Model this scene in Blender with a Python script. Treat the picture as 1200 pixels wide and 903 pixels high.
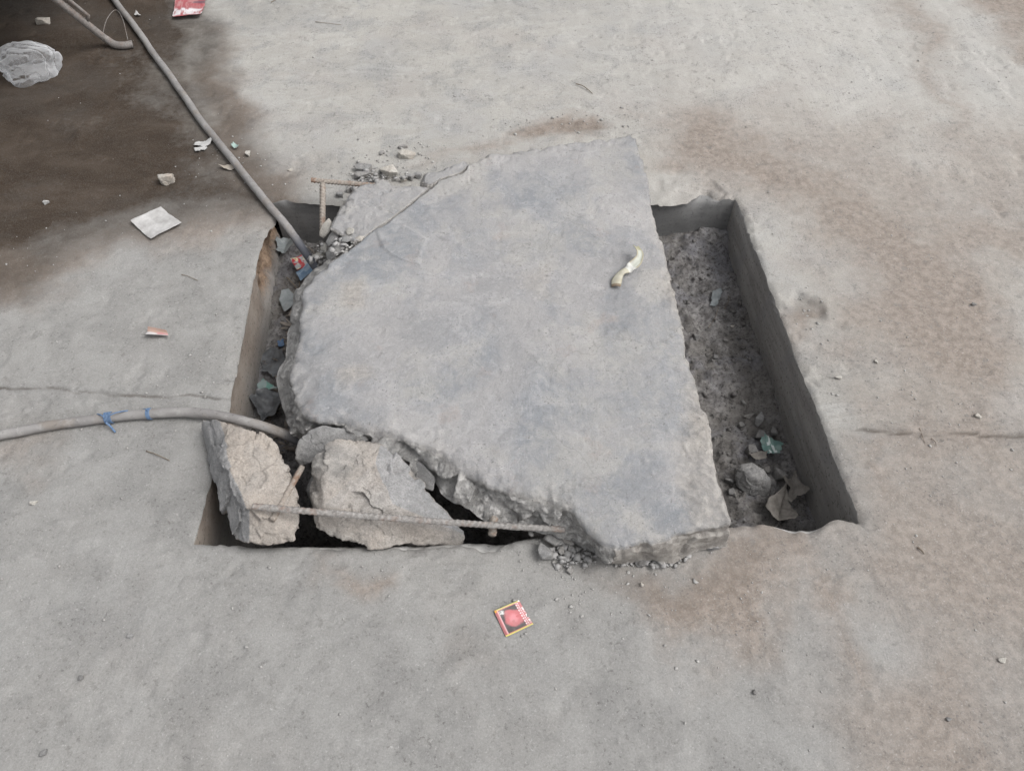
import bpy, bmesh, math, random
import numpy as np
from mathutils import Vector

for o in list(bpy.data.objects):
    bpy.data.objects.remove(o)
scene = bpy.context.scene
C = scene.collection
random.seed(7)
RNG = np.random.RandomState(11)

# ---------------------------------------------------------------- camera
F_PX, CAM_H, PITCH = 902.0, 1.4, math.radians(51.5)
cam_d = bpy.data.cameras.new('camera')
cam = bpy.data.objects.new('camera', cam_d); C.objects.link(cam)
cam.location = (0, 0, CAM_H)
cam.rotation_euler = (math.pi / 2 - PITCH, 0, 0)
cam_d.sensor_fit = 'HORIZONTAL'; cam_d.sensor_width = 36.0
cam_d.lens = F_PX / 1200.0 * 36.0
cam_d.clip_start = 0.05; cam_d.clip_end = 500
scene.camera = cam

# ---------------------------------------------------------------- light: soft overcast day, brighter from the far right
SUN_EL, SUN_AZ = 54.0, 104.0        # azimuth clockwise from +Y (away from the camera)
world = bpy.data.worlds.new('World'); scene.world = world
world.use_nodes = True
wn = world.node_tree; wn.nodes.clear()
w_out = wn.nodes.new('ShaderNodeOutputWorld'); w_bg = wn.nodes.new('ShaderNodeBackground')
w_sky = wn.nodes.new('ShaderNodeTexSky'); w_sky.sky_type = 'NISHITA'; w_sky.sun_disc = False
w_sky.sun_elevation = math.radians(SUN_EL); w_sky.sun_rotation = math.radians(SUN_AZ)
w_sky.air_density = 1.0; w_sky.dust_density = 4.0; w_sky.ozone_density = 1.0
w_hs = wn.nodes.new('ShaderNodeHueSaturation'); w_hs.inputs['Saturation'].default_value = 0.14
w_bg.inputs['Strength'].default_value = 0.15
wn.links.new(w_sky.outputs[0], w_hs.inputs['Color']); wn.links.new(w_hs.outputs[0], w_bg.inputs['Color'])
wn.links.new(w_bg.outputs[0], w_out.inputs['Surface'])
sun_d = bpy.data.lights.new('sun', 'SUN'); sun_d.energy = 1.2; sun_d.angle = math.radians(32)
sun_d.color = (1.0, 0.985, 0.968)
sun = bpy.data.objects.new('sun', sun_d); C.objects.link(sun)
az, el = math.radians(SUN_AZ), math.radians(SUN_EL)
sdir = Vector((math.sin(az) * math.cos(el), math.cos(az) * math.cos(el), math.sin(el)))
sun.rotation_euler = (-sdir).to_track_quat('-Z', 'Y').to_euler()
sun.location = sdir * 20
scene.view_settings.view_transform = 'Standard'
scene.view_settings.look = 'None'
scene.view_settings.exposure = 0.33
scene.view_settings.gamma = 1.0
scene.view_settings.use_curve_mapping = False
scene.render.engine = 'CYCLES'
scene.cycles.use_denoising = True
scene.cycles.max_bounces = 6

# ---------------------------------------------------------------- placing: photo pixel -> point of the place at height z
_c, _s = math.cos(math.pi / 2 - PITCH), math.sin(math.pi / 2 - PITCH)
def at(px, py, z=0.0):
    d = ((px - 600) / F_PX, -(py - 451.5) / F_PX, -1.0)
    r = (d[0], _c * d[1] - _s * d[2], _s * d[1] + _c * d[2])
    t = (z - CAM_H) / r[2]
    return np.array([r[0] * t, r[1] * t, z])

# ---------------------------------------------------------------- noise
def _h(*a):
    n = np.zeros(np.shape(a[0]), dtype=np.uint32)
    for k, v in zip((374761393, 668265263, 2147483647, 1274126177), a):
        n = n + (np.asarray(v).astype(np.int64) & 0xffffffff).astype(np.uint32) * np.uint32(k)
    n = (n ^ (n >> np.uint32(13))) * np.uint32(1274126177)
    n = (n ^ (n >> np.uint32(15))) * np.uint32(2246822519)
    return (n ^ (n >> np.uint32(16))).astype(np.float64) / 4294967295.0
def vn2(x, y, s=0):
    xi, yi = np.floor(x), np.floor(y); fx, fy = x - xi, y - yi
    fx = fx * fx * fx * (fx * (fx * 6 - 15) + 10); fy = fy * fy * fy * (fy * (fy * 6 - 15) + 10)
    S = np.full(np.shape(xi), s)
    a, b = _h(xi, yi, S), _h(xi + 1, yi, S); c, d = _h(xi, yi + 1, S), _h(xi + 1, yi + 1, S)
    return (a + (b - a) * fx) * (1 - fy) + (c + (d - c) * fx) * fy
def vn3(p, s=0):
    i = np.floor(p); f = p - i; f = f * f * f * (f * (f * 6 - 15) + 10)
    S = np.full(len(p), s); o = 0
    for dx in (0, 1):
        for dy in (0, 1):
            for dz in (0, 1):
                w = (f[:, 0] if dx else 1 - f[:, 0]) * (f[:, 1] if dy else 1 - f[:, 1]) * (f[:, 2] if dz else 1 - f[:, 2])
                o = o + w * _h(i[:, 0] + dx, i[:, 1] + dy, i[:, 2] + dz, S)
    return o
def fbm2(x, y, fr, octs=4, s=0, g=0.5):
    t, a, n = 0, 1.0, 0
    for k in range(octs):
        t = t + a * vn2(x * fr + 17.3 * k, y * fr - 9.1 * k, s + k); n += a; a *= g; fr *= 2.03
    return t / n
def fbm3(p, fr, octs=4, s=0, g=0.5):
    t, a, n = 0, 1.0, 0
    for k in range(octs):
        t = t + a * vn3(p * fr + 11.7 * k, s + k); n += a; a *= g; fr *= 2.03
    return t / n
def sstep(a, b, x):
    t = np.clip((x - a) / (b - a), 0, 1); return t * t * (3 - 2 * t)

def facets(p, cell, seed, tilt=.8):
    """broken-face relief: flat, tilted cells with sharp edges between them"""
    q = p / cell; i = np.floor(q); best = np.full(len(p), 1e9); val = np.zeros(len(p)); S = np.full(len(p), seed)
    for dx in (-1, 0, 1):
        for dy in (-1, 0, 1):
            for dz in (-1, 0, 1):
                c = i + (dx, dy, dz)
                h = [_h(c[:, 0] + 31 * k, c[:, 1] - 17 * k, c[:, 2] + 7 * k, S) for k in range(7)]
                e = q - (c + np.stack(h[:3], 1)); d = (e * e).sum(1); m = d < best
                v = (h[3] - .5) + tilt * (e[:, 0] * (h[4] - .5) + e[:, 1] * (h[5] - .5) + e[:, 2] * (h[6] - .5)) * 2
                best = np.where(m, d, best); val = np.where(m, v, val)
    return val

# ---------------------------------------------------------------- polygons on the ground (signed distance, + inside)
def poly_world(pts, z=0.0):
    return np.array([at(p[0], p[1], z)[:2] for p in pts])
def sdist(x, y, poly):
    d2 = np.full(np.shape(x), 1e9); ins = np.zeros(np.shape(x), bool)
    n = len(poly)
    for i in range(n):
        a, b = poly[i], poly[(i + 1) % n]; e = b - a
        t = np.clip(((x - a[0]) * e[0] + (y - a[1]) * e[1]) / max(e @ e, 1e-12), 0, 1)
        d2 = np.minimum(d2, (x - a[0] - t * e[0]) ** 2 + (y - a[1] - t * e[1]) ** 2)
        cond = (a[1] > y) != (b[1] > y)
        with np.errstate(divide='ignore', invalid='ignore'):
            xx = a[0] + (y - a[1]) * e[0] / (e[1] if e[1] != 0 else 1e-12)
        ins ^= cond & (x < xx)
    d = np.sqrt(d2); return np.where(ins, d, -d)
_warp = {}
def patch(x, y, pts, soft, wob=0.06, fr=5.0, s=3, z=0.0):
    key = (len(x), float(x[0]), float(y[-1]), fr, s)
    if key not in _warp:
        _warp[key] = ((fbm2(x, y, fr, 5, s, .6) - .5) * 2, (fbm2(x, y, fr, 5, s + 40, .6) - .5) * 2)
    wx, wy = _warp[key][0] * wob, _warp[key][1] * wob
    return sstep(-soft, soft, sdist(x + wx, y + wy, poly_world(pts, z)))

# ---------------------------------------------------------------- material helper
class NT:
    def __init__(self, name):
        self.m = bpy.data.materials.new(name); self.m.use_nodes = True
        self.t = self.m.node_tree; self.t.nodes.clear()
        self.out = self.t.nodes.new('ShaderNodeOutputMaterial')
        self.b = self.t.nodes.new('ShaderNodeBsdfPrincipled')
        self.b.inputs['Specular IOR Level'].default_value = 0.25
        self.L(self.b.outputs[0], self.out.inputs[0])
        self.tc = self.t.nodes.new('ShaderNodeTexCoord')
    def L(self, a, b): self.t.links.new(a, b)
    def put(self, sock, v):
        if isinstance(v, bpy.types.NodeSocket): self.L(v, sock)
        elif isinstance(v, (tuple, list)): sock.default_value = (*v, 1.0) if len(v) == 3 and sock.type == 'RGBA' else v
        else: sock.default_value = v
    def vec(self, scale=(1, 1, 1), rot=(0, 0, 0), src=None):
        n = self.t.nodes.new('ShaderNodeMapping'); self.L(src or self.tc.outputs['Object'], n.inputs[0])
        n.inputs['Scale'].default_value = scale; n.inputs['Rotation'].default_value = rot
        return n.outputs[0]
    def noise(self, scale, detail=5, rough=.55, vec=None, dist=0.0):
        n = self.t.nodes.new('ShaderNodeTexNoise'); self.L(vec or self.tc.outputs['Object'], n.inputs['Vector'])
        n.inputs['Scale'].default_value = scale; n.inputs['Detail'].default_value = detail
        n.inputs['Roughness'].default_value = rough; n.inputs['Distortion'].default_value = dist
        return n.outputs[0]
    def voro(self, scale, vec=None, feat='F1'):
        n = self.t.nodes.new('ShaderNodeTexVoronoi'); n.feature = feat
        self.L(vec or self.tc.outputs['Object'], n.inputs['Vector']); n.inputs['Scale'].default_value = scale
        return n.outputs[0]
    def t_warp(self, amt, scale):
        n = self.t.nodes.new('ShaderNodeTexNoise'); self.L(self.tc.outputs['Object'], n.inputs['Vector']); n.inputs['Scale'].default_value = scale; n.inputs['Detail'].default_value = 5
        m = self.t.nodes.new('ShaderNodeVectorMath'); m.operation = 'MULTIPLY_ADD'; self.L(n.outputs['Color'], m.inputs[0]); m.inputs[1].default_value = (amt, amt, amt)
        self.L(self.tc.outputs['Object'], m.inputs[2]); return m.outputs[0]
    def ramp(self, fac, stops, interp='LINEAR'):
        n = self.t.nodes.new('ShaderNodeValToRGB'); n.color_ramp.interpolation = interp
        e = n.color_ramp.elements
        while len(e) < len(stops): e.new(.5)
        for k, (p, c) in enumerate(stops):
            e[k].position = p; e[k].color = (*c, 1) if isinstance(c, (tuple, list)) else (c, c, c, 1)
        self.put(n.inputs[0], fac); return n.outputs[0]
    def mix(self, fac, a, b, mode='MIX'):
        n = self.t.nodes.new('ShaderNodeMix'); n.data_type = 'RGBA'; n.blend_type = mode
        self.put(n.inputs[0], fac); self.put(n.inputs[6], a); self.put(n.inputs[7], b); return n.outputs[2]
    def math(self, op, a, b=0.0, clamp=False):
        n = self.t.nodes.new('ShaderNodeMath'); n.operation = op; n.use_clamp = clamp
        self.put(n.inputs[0], a); self.put(n.inputs[1], b); return n.outputs[0]
    def attr(self, name='mask'):
        n = self.t.nodes.new('ShaderNodeAttribute'); n.attribute_name = name; return n.outputs['Color']
    def alpha(self, name='mask'):
        n = self.t.nodes.new('ShaderNodeAttribute'); n.attribute_name = name; return n.outputs['Alpha']
    def sep(self, col):
        n = self.t.nodes.new('ShaderNodeSeparateColor'); self.L(col, n.inputs[0]); return n.outputs
    def bump(self, h, dist, strength=1.0, prev=None):
        n = self.t.nodes.new('ShaderNodeBump'); n.inputs['Distance'].default_value = dist
        n.inputs['Strength'].default_value = strength; self.put(n.inputs['Height'], h)
        if prev: self.L(prev, n.inputs['Normal'])
        return n.outputs[0]
    def done(self, color, rough=.9, normal=None, spec=.25):
        self.put(self.b.inputs['Base Color'], color); self.put(self.b.inputs['Roughness'], rough)
        self.b.inputs['Specular IOR Level'].default_value = spec
        if normal: self.L(normal, self.b.inputs['Normal'])
        return self.m

def mask_wobble(n, m, nz, k=.9):
    """attribute mask broken up by noise"""
    return n.ramp(n.math('ADD', m, n.math('MULTIPLY', n.math('SUBTRACT', nz, .5), k)), [(.15, 0), (.85, 1)])
def specks(n, scale, lo, hi, rot=0.0, detail=3, rough=.7):
    return n.ramp(n.noise(scale, detail, rough, n.vec((1, 1, 1), (rot * .3, rot * .7, rot))), [(lo, 0), (hi, 1)])

def mat_ground():
    n = NT('concrete_pavement')
    R, G, B = n.sep(n.attr())[:3]
    big = n.noise(1.4, 6, .6, None, .3); mid = n.noise(8, 9, .68, None, .4); fine = n.noise(48, 8, .72); grain = n.noise(330, 4, .75)
    streak = n.noise(3.0, 8, .66, n.vec((6, 1.0, 1), (0, 0, math.radians(-40))), .6)
    smear = n.noise(6, 9, .68, n.vec((1, 2.2, 1), (0, 0, math.radians(10))), 1.2)
    col = n.ramp(big, [(.38, (.33, .319, .297)), (.5, (.368, .354, .328)), (.62, (.41, .394, .362))])
    col = n.mix(n.ramp(mid, [(.50, 0), (.62, .55)]), col, (.255, .257, .255))
    col = n.mix(n.ramp(smear, [(.50, 0), (.62, .5)]), col, (.445, .436, .414))
    col = n.mix(n.ramp(n.noise(3.1, 6, .62), [(.5, 0), (.64, .35)]), col, (.325, .325, .33))
    col = n.mix(n.ramp(n.noise(4.3, 7, .62, n.vec((1, 1, 1), (0, 0, 2))), [(.52, 0), (.64, .4)]), col, (.35, .322, .30))
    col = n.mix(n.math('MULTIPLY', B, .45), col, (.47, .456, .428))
    col = n.mix(n.math('MULTIPLY', n.ramp(streak, [(.47, 0), (.62, .7)]), B), col, (.47, .455, .43))
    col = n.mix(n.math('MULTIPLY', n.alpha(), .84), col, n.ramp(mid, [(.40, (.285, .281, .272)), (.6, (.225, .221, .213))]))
    dn = n.math('ADD', n.math('MULTIPLY', mid, .6), n.math('MULTIPLY', fine, .4))
    dn = n.math('ADD', n.math('MULTIPLY', n.math('SUBTRACT', dn, .5), 2.6), .5)
    dust = mask_wobble(n, n.math('ADD', R, .14), n.math('ADD', n.math('MULTIPLY', n.ramp(n.noise(3.5, 5, .55, None, .8), [(.36, 0), (.64, 1)]), .5), n.math('ADD', n.math('MULTIPLY', dn, .2), n.math('MULTIPLY', streak, .3))), .75)
    dcol = n.ramp(fine, [(.40, (.21, .173, .144)), (.6, (.305, .258, .222))])
    col = n.mix(n.math('MULTIPLY', dust, n.math('ADD', n.math('MULTIPLY', R, .9), .22, True)), col, dcol)
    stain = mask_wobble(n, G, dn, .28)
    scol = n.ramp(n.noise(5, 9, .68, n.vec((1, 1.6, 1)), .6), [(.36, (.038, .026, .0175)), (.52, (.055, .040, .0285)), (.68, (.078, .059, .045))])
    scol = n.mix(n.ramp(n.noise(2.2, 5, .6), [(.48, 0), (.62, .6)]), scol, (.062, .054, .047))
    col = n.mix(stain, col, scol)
    rub = n.ramp(mid, [(.44, .12), (.58, 1)])
    col = n.mix(n.math('MULTIPLY', specks(n, 125, .585, .66), n.math('MULTIPLY', n.math('MULTIPLY', rub, .7), n.math('SUBTRACT', 1.0, n.math('MULTIPLY', stain, .7)))), col, (.115, .108, .102))
    col = n.mix(n.math('MULTIPLY', specks(n, 34, .60, .635, .9, 6, .74), n.math('SUBTRACT', .5, n.math('MULTIPLY', stain, .4))), col, (.18, .172, .162))
    col = n.mix(n.math('MULTIPLY', specks(n, 170, .62, .69, 1.7), n.math('SUBTRACT', .33, n.math('MULTIPLY', stain, .33))), col, (.56, .55, .53))
    col = n.mix(n.ramp(grain, [(.40, .3), (.52, 0)]), col, (.15, .145, .14))
    col = n.mix(n.math('MULTIPLY', n.ramp(n.noise(260, 4, .8, n.vec((1, 1, 1), (.4, 0, 1))), [(.52, 0), (.62, .18)]), n.math('SUBTRACT', 1.0, n.math('MULTIPLY', stain, .9))), col, (.5, .49, .475))
    # hairline scratches and scuffs
    scr = n.math('MULTIPLY', n.ramp(n.noise(26, 3, .5, n.vec((9, .6, 1), (0, 0, .6)), .3), [(.60, 0), (.64, 1)]), n.ramp(big, [(.48, 0), (.56, .5)]))
    scr2 = n.math('MULTIPLY', n.ramp(n.noise(24, 3, .5, n.vec((10, .5, 1), (0, 0, -.9)), .3), [(.61, 0), (.65, 1)]), n.ramp(mid, [(.48, 0), (.56, .5)]))
    col = n.mix(n.math('MULTIPLY', n.math('ADD', scr, scr2, True), n.math('SUBTRACT', .45, n.math('MULTIPLY', stain, .45))), col, (.2, .195, .19))
    nb = n.bump(mid, .004, .25)
    nb = n.bump(n.ramp(fine, [(.36, 0), (.52, 1)]), .0014, .4, nb)
    nb = n.bump(specks(n, 125, .54, .66), .0016, -.6, nb)
    nb = n.bump(specks(n, 34, .585, .635, .9, 6, .74), .004, -.6, nb)
    nb = n.bump(n.noise(240, 5, .8), .0008, .5, nb)
    return n.done(col, .95, nb, .12)

def mat_slab():
    n = NT('broken_slab_concrete')
    R, G, B = n.sep(n.attr())[:3]
    big = n.noise(2.6, 8, .64, None, .6); mid = n.noise(12, 9, .7, None, .5); fine = n.noise(62, 8, .74); grain = n.noise(340, 4, .75)
    col = n.ramp(big, [(.38, (.31, .306, .306)), (.5, (.36, .351, .347)), (.62, (.41, .397, .386))])
    bl = n.math('ADD', n.ramp(n.noise(4.2, 7, .6, None, .6), [(.47, 0), (.60, .75)]), B, True)
    col = n.mix(n.math('MULTIPLY', bl, n.ramp(mid, [(.40, .35), (.56, 1)])), col, (.215, .232, .252))
    col = n.mix(n.ramp(mid, [(.50, 0), (.60, .55)]), col, (.43, .42, .42))
    col = n.mix(n.ramp(n.noise(6, 8, .66), [(.51, 0), (.62, .55)]), col, (.40, .385, .358))
    f5 = n.math('ADD', n.math('MULTIPLY', mid, .5), n.math('MULTIPLY', fine, .5))
    f5 = n.math('ADD', n.math('MULTIPLY', n.math('SUBTRACT', f5, .5), 2.4), .5)
    dust = mask_wobble(n, R, f5, .9)
    col = n.mix(n.math('MULTIPLY', dust, .75), col, n.ramp(fine, [(.4, (.30, .27, .237)), (.6, (.40, .372, .335))]))
    frac = mask_wobble(n, G, f5, .5)
    col = n.mix(frac, col, n.ramp(f5, [(.30, (.36, .35, .338)), (.5, (.48, .467, .45)), (.70, (.58, .565, .545))]))
    col = n.mix(n.math('MULTIPLY', R, n.math('MULTIPLY', frac, .55)), col, (.36, .29, .225))
    col = n.mix(n.ramp(n.noise(9, 7, .65, n.vec((1, 1, 1), (0, 0, 2.2))), [(.61, 0), (.68, .22)]), col, (.36, .275, .235))
    col = n.mix(n.math('MULTIPLY', specks(n, 140, .60, .67), n.ramp(mid, [(.46, .05), (.60, .7)])), col, (.12, .115, .115))
    col = n.mix(n.math('MULTIPLY', specks(n, 38, .58, .66, .9, 7, .75), .38), col, (.19, .185, .185))
    col = n.mix(n.math('MULTIPLY', specks(n, 185, .62, .69, 1.7), .28), col, (.6, .59, .60))
    col = n.mix(n.ramp(grain, [(.40, .2), (.55, 0)]), col, (.16, .155, .155))
    sc = n.math('MULTIPLY', n.ramp(n.noise(22, 3, .5, n.vec((9, .6, 1), (0, 0, .9)), .3), [(.60, 0), (.63, 1)]), n.ramp(mid, [(.46, 0), (.55, .6)]))
    sc2 = n.math('MULTIPLY', n.ramp(n.noise(20, 3, .5, n.vec((8, .7, 1), (0, 0, -.5)), .3), [(.60, 0), (.63, 1)]), n.ramp(big, [(.46, 0), (.55, .6)]))
    col = n.mix(n.math('MULTIPLY', n.math('ADD', sc, sc2, True), .13), col, (.5, .49, .48))
    hair = n.ramp(n.voro(3.1, n.t_warp(.35, 5.0), 'DISTANCE_TO_EDGE'), [(.0, 1), (.006, 0)])
    hair = n.math('MULTIPLY', hair, n.ramp(n.noise(3.3, 4, .6), [(.50, 0), (.58, 1)]))
    col = n.mix(n.math('MULTIPLY', hair, .28), col, (.13, .125, .12))
    nb = n.bump(mid, .006, .4); nb = n.bump(n.ramp(fine, [(.36, 0), (.54, 1)]), .0022, .5, nb)
    nb = n.bump(specks(n, 38, .58, .64, .9, 7, .75), .004, -.6, nb)
    nb = n.bump(specks(n, 140, .52, .64), .0018, -.7, nb); nb = n.bump(n.noise(240, 5, .8), .0016, .8, nb)
    nb = n.bump(n.math('MULTIPLY', fine, G), .012, .8, nb)
    return n.done(col, .95, nb, .15)

def mat_rock(name, a, b, c, tint, bumpk=1.0):
    """a dark, b mid, c pale; tint = warm dust; mask R = dust, G = old smooth grey face"""
    n = NT(name)
    R, G, B = n.sep(n.attr())[:3]
    mid = n.noise(15, 9, .7, None, .5); fine = n.noise(70, 8, .75); grain = n.noise(330, 4, .75)
    f = n.math('ADD', n.math('MULTIPLY', mid, .55), n.math('MULTIPLY', fine, .45))
    f = n.math('ADD', n.math('MULTIPLY', n.math('SUBTRACT', f, .5), 2.2), .5)
    col = n.ramp(f, [(.30, a), (.5, b), (.70, c)])
    col = n.mix(n.math('MULTIPLY', mask_wobble(n, R, f, .6), .7), col, tint)
    col = n.mix(n.math('MULTIPLY', mask_wobble(n, G, f, .4), .85), col, n.ramp(f, [(.35, (.235, .24, .245)), (.65, (.335, .335, .34))]))
    col = n.mix(n.math('MULTIPLY', specks(n, 130, .59, .66), .4), col, tuple(v * .5 for v in a))
    col = n.mix(n.math('MULTIPLY', specks(n, 160, .6, .67, 1.3), .3), col, tuple(min(1, v * 1.3) for v in c))
    col = n.mix(n.ramp(grain, [(.40, .35), (.55, 0)]), col, tuple(v * .55 for v in a))
    nb = n.bump(mid, .004 * bumpk, .4); nb = n.bump(fine, .0022 * bumpk, .6, nb); nb = n.bump(grain, .0012, .6, nb)
    return n.done(col, .95, nb)

def mat_wall(nm='pit_plaster', shade_amt=0.0):
    n = NT(nm)
    R, G, B = n.sep(n.attr())[:3]
    st = n.noise(9, 8, .66, n.vec((1, .35, 3), (.5, 0, 0)), .5); mid = n.noise(12, 9, .68); fine = n.noise(65, 8, .74)
    col = n.ramp(st, [(.40, (.255, .247, .238)), (.60, (.36, .35, .336))])
    col = n.mix(n.ramp(mid, [(.5, 0), (.62, .6)]), col, (.255, .255, .26))
    col = n.mix(n.math('MULTIPLY', R, .85), col, n.ramp(mid, [(.4, (.27, .215, .175)), (.6, (.38, .325, .275))]))
    col = n.mix(mask_wobble(n, G, fine, .6), col, n.ramp(fine, [(.4, (.17, .115, .08)), (.6, (.34, .25, .18))]))
    col = n.mix(mask_wobble(n, B, fine, .6), col, (.46, .45, .43))
    col = n.mix(n.math('MULTIPLY', specks(n, 120, .59, .65), .6), col, (.08, .075, .07))
    if shade_amt: col = n.mix(shade_amt, col, n.ramp(mid, [(.4, (.085, .09, .095)), (.6, (.15, .15, .15))]))  # darker plaster copy: shade of the recessed far wall put into its colour
    nb = n.bump(mid, .004, .5); nb = n.bump(fine, .0025, .5, nb)
    return n.done(col, .92, nb)

def mat_soil():
    n = NT('pit_soil')
    big = n.noise(5, 7, .6); mid = n.noise(24, 9, .72); fine = n.noise(110, 7, .76)
    col = n.ramp(mid, [(.38, (.135, .127, .123)), (.5, (.225, .215, .21)), (.62, (.34, .328, .32))])
    col = n.mix(n.ramp(big, [(.46, 0), (.58, .6)]), col, (.175, .162, .145))
    col = n.mix(n.ramp(n.noise(8, 7, .6), [(.52, 0), (.62, .5)]), col, (.25, .25, .275))
    col = n.mix(n.ramp(fine, [(.38, .75), (.5, 0)]), col, (.05, .046, .044))
    nb = n.bump(mid, .010, .8); nb = n.bump(fine, .005, .9, nb)
    return n.done(col, .95, nb)

def mat_pipe():
    n = NT('dusty_conduit')
    a = n.noise(7, 6, .65); b = n.noise(60, 6, .7); c = n.noise(14, 5, .6, n.vec((1, 1, 1), (0, .6, .4)))
    col = n.ramp(a, [(.35, (.205, .195, .19)), (.65, (.30, .288, .28))])
    col = n.mix(n.ramp(c, [(.52, 0), (.66, .7)]), col, (.23, .20, .172))
    col = n.mix(n.ramp(b, [(.52, 0), (.68, .6)]), col, (.36, .35, .335))
    col = n.mix(n.ramp(n.noise(130, 4, .7), [(.6, 0), (.68, .7)]), col, (.09, .085, .08))
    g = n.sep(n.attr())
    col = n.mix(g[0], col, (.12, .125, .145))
    nb = n.bump(b, .002, .4)
    return n.done(col, .75, nb, .3)

def mat_steel(name, a, b, rust=.4, rough=.7):
    n = NT(name)
    x = n.noise(30, 6, .7); y = n.noise(160, 5, .7)
    col = n.ramp(y, [(.35, a), (.65, b)])
    col = n.mix(n.ramp(x, [(.5, 0), (.66, rust)]), col, (.20, .105, .062))
    return n.done(col, rough, n.bump(y, .0012, .5), .3)

def mat_plain(name, a, b, scale=60, rough=.8, bump=.001, spec=.25):
    n = NT(name); x = n.noise(scale, 6, .7)
    return n.done(n.ramp(x, [(.33, a), (.67, b)]), rough, n.bump(x, bump, .6), spec)

def mat_print(name, rough=.45, dirt=.35, spec=.4):
    n = NT(name); c = n.attr('ink'); x = n.noise(45, 6, .7)
    col = n.mix(n.ramp(x, [(.45, 0), (.7, dirt)]), c, (.33, .31, .29))
    return n.done(col, rough, n.bump(n.noise(140, 4, .6), .0006, .4), spec)

def mat_bag():
    n = NT('clear_plastic_bag')
    n.put(n.b.inputs['Base Color'], (.84, .85, .87)); n.b.inputs['Roughness'].default_value = .38
    n.b.inputs['Specular IOR Level'].default_value = .5
    nb = n.bump(n.noise(8, 2, .4, None, .8), .03, .5); n.L(nb, n.b.inputs['Normal'])
    tr = n.t.nodes.new('ShaderNodeBsdfTransparent'); tl = n.t.nodes.new('ShaderNodeBsdfTranslucent')
    tl.inputs[0].default_value = (.85, .86, .88, 1)
    m1 = n.t.nodes.new('ShaderNodeMixShader'); m2 = n.t.nodes.new('ShaderNodeMixShader')
    m1.inputs[0].default_value = .4; n.L(n.b.outputs[0], m1.inputs[1]); n.L(tl.outputs[0], m1.inputs[2])
    f = n.ramp(n.noise(9, 2, .5, None, 1.5), [(.36, .93), (.5, .78), (.62, .9)]); lw = n.t.nodes.new('ShaderNodeLayerWeight'); lw.inputs[0].default_value = .35;
    n.L(n.math('MULTIPLY', f, n.ramp(lw.outputs['Facing'], [(.1, 1.0), (.7, .2)])), m2.inputs[0])
    n.L(m1.outputs[0], m2.inputs[1]); n.L(tr.outputs[0], m2.inputs[2])
    n.L(m2.outputs[0], n.out.inputs[0])
    return n.m

M = {
    'ground': mat_ground(), 'slab': mat_slab(), 'wall': mat_wall(), 'wall_shaded': mat_wall('shaded_pit_plaster', .6), 'soil': mat_soil(), 'pipe': mat_pipe(),
    'rock': mat_rock('broken_concrete', (.225, .214, .20), (.315, .30, .282), (.41, .394, .372), (.40, .345, .295)),
    'rock_grey': mat_rock('grey_concrete_rubble', (.2, .197, .193), (.275, .27, .265), (.35, .345, .338), (.36, .32, .28)),
    'rock_dark': mat_rock('damp_grey_stone', (.15, .148, .145), (.215, .21, .205), (.30, .295, .29), (.2, .18, .16)),
    'rock_pale': mat_rock('pale_stone', (.33, .31, .28), (.48, .46, .42), (.6, .58, .54), (.40, .33, .27)),
    'rebar': mat_steel('dusty_rebar', (.17, .158, .147), (.33, .315, .30), .55),
    'rust': mat_steel('rusty_rebar', (.22, .19, .165), (.36, .32, .28), .75),
    'leg': mat_steel('worn_steel_tube', (.17, .155, .145), (.28, .26, .245), .35, .5),
    'dark_metal': mat_steel('dark_metal', (.03, .03, .03), (.06, .055, .05), .4, .5),
    'wood': mat_plain('weathered_wood', (.10, .07, .05), (.2, .15, .11), 18, .85, .003),
    'rubber': mat_plain('black_rubber', (.02, .02, .02), (.05, .05, .05), 40, .8),
    'blue_tie': mat_plain('blue_twine', (.08, .14, .26), (.17, .25, .37), 200, .5),
    'paper': mat_plain('dirty_white_paper', (.30, .29, .28), (.55, .54, .53), 22, .85, .001),
    'print': mat_print('printed_film'), 'print_dull': mat_print('dusty_printed_film', .6, .75, .3),
    'bag': mat_bag(),
    'white': mat_plain('white_scrap', (.36, .36, .35), (.52, .51, .5), 90, .6),
    'leaf': mat_plain('dry_leaf', (.13, .12, .105), (.24, .22, .2), 60, .85, .002),
    'grey_film': mat_plain('dusty_grey_film', (.17, .19, .195), (.29, .31, .315), 45, .5, .002, .4),
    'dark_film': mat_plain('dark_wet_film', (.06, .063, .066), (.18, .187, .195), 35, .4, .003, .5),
    'twig': mat_plain('dry_twig', (.12, .095, .07), (.24, .2, .16), 90, .9),
    'grit': mat_plain('concrete_grit', (.25, .24, .23), (.46, .45, .43), 55, .95),
    'chaff': mat_plain('chaff', (.10, .085, .075), (.36, .32, .28), 9, .8),
    'rubble': mat_plain('crumbled_slab', (.24, .235, .23), (.42, .41, .40), 55, .95),
    'clod': mat_plain('soil_crumb', (.085, .08, .077), (.22, .21, .2), 60, .95),
    'teal_tarp': mat_plain('blue_green_tarp', (.03, .06, .075), (.06, .1, .12), 12, .6, .003),
}

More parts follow.
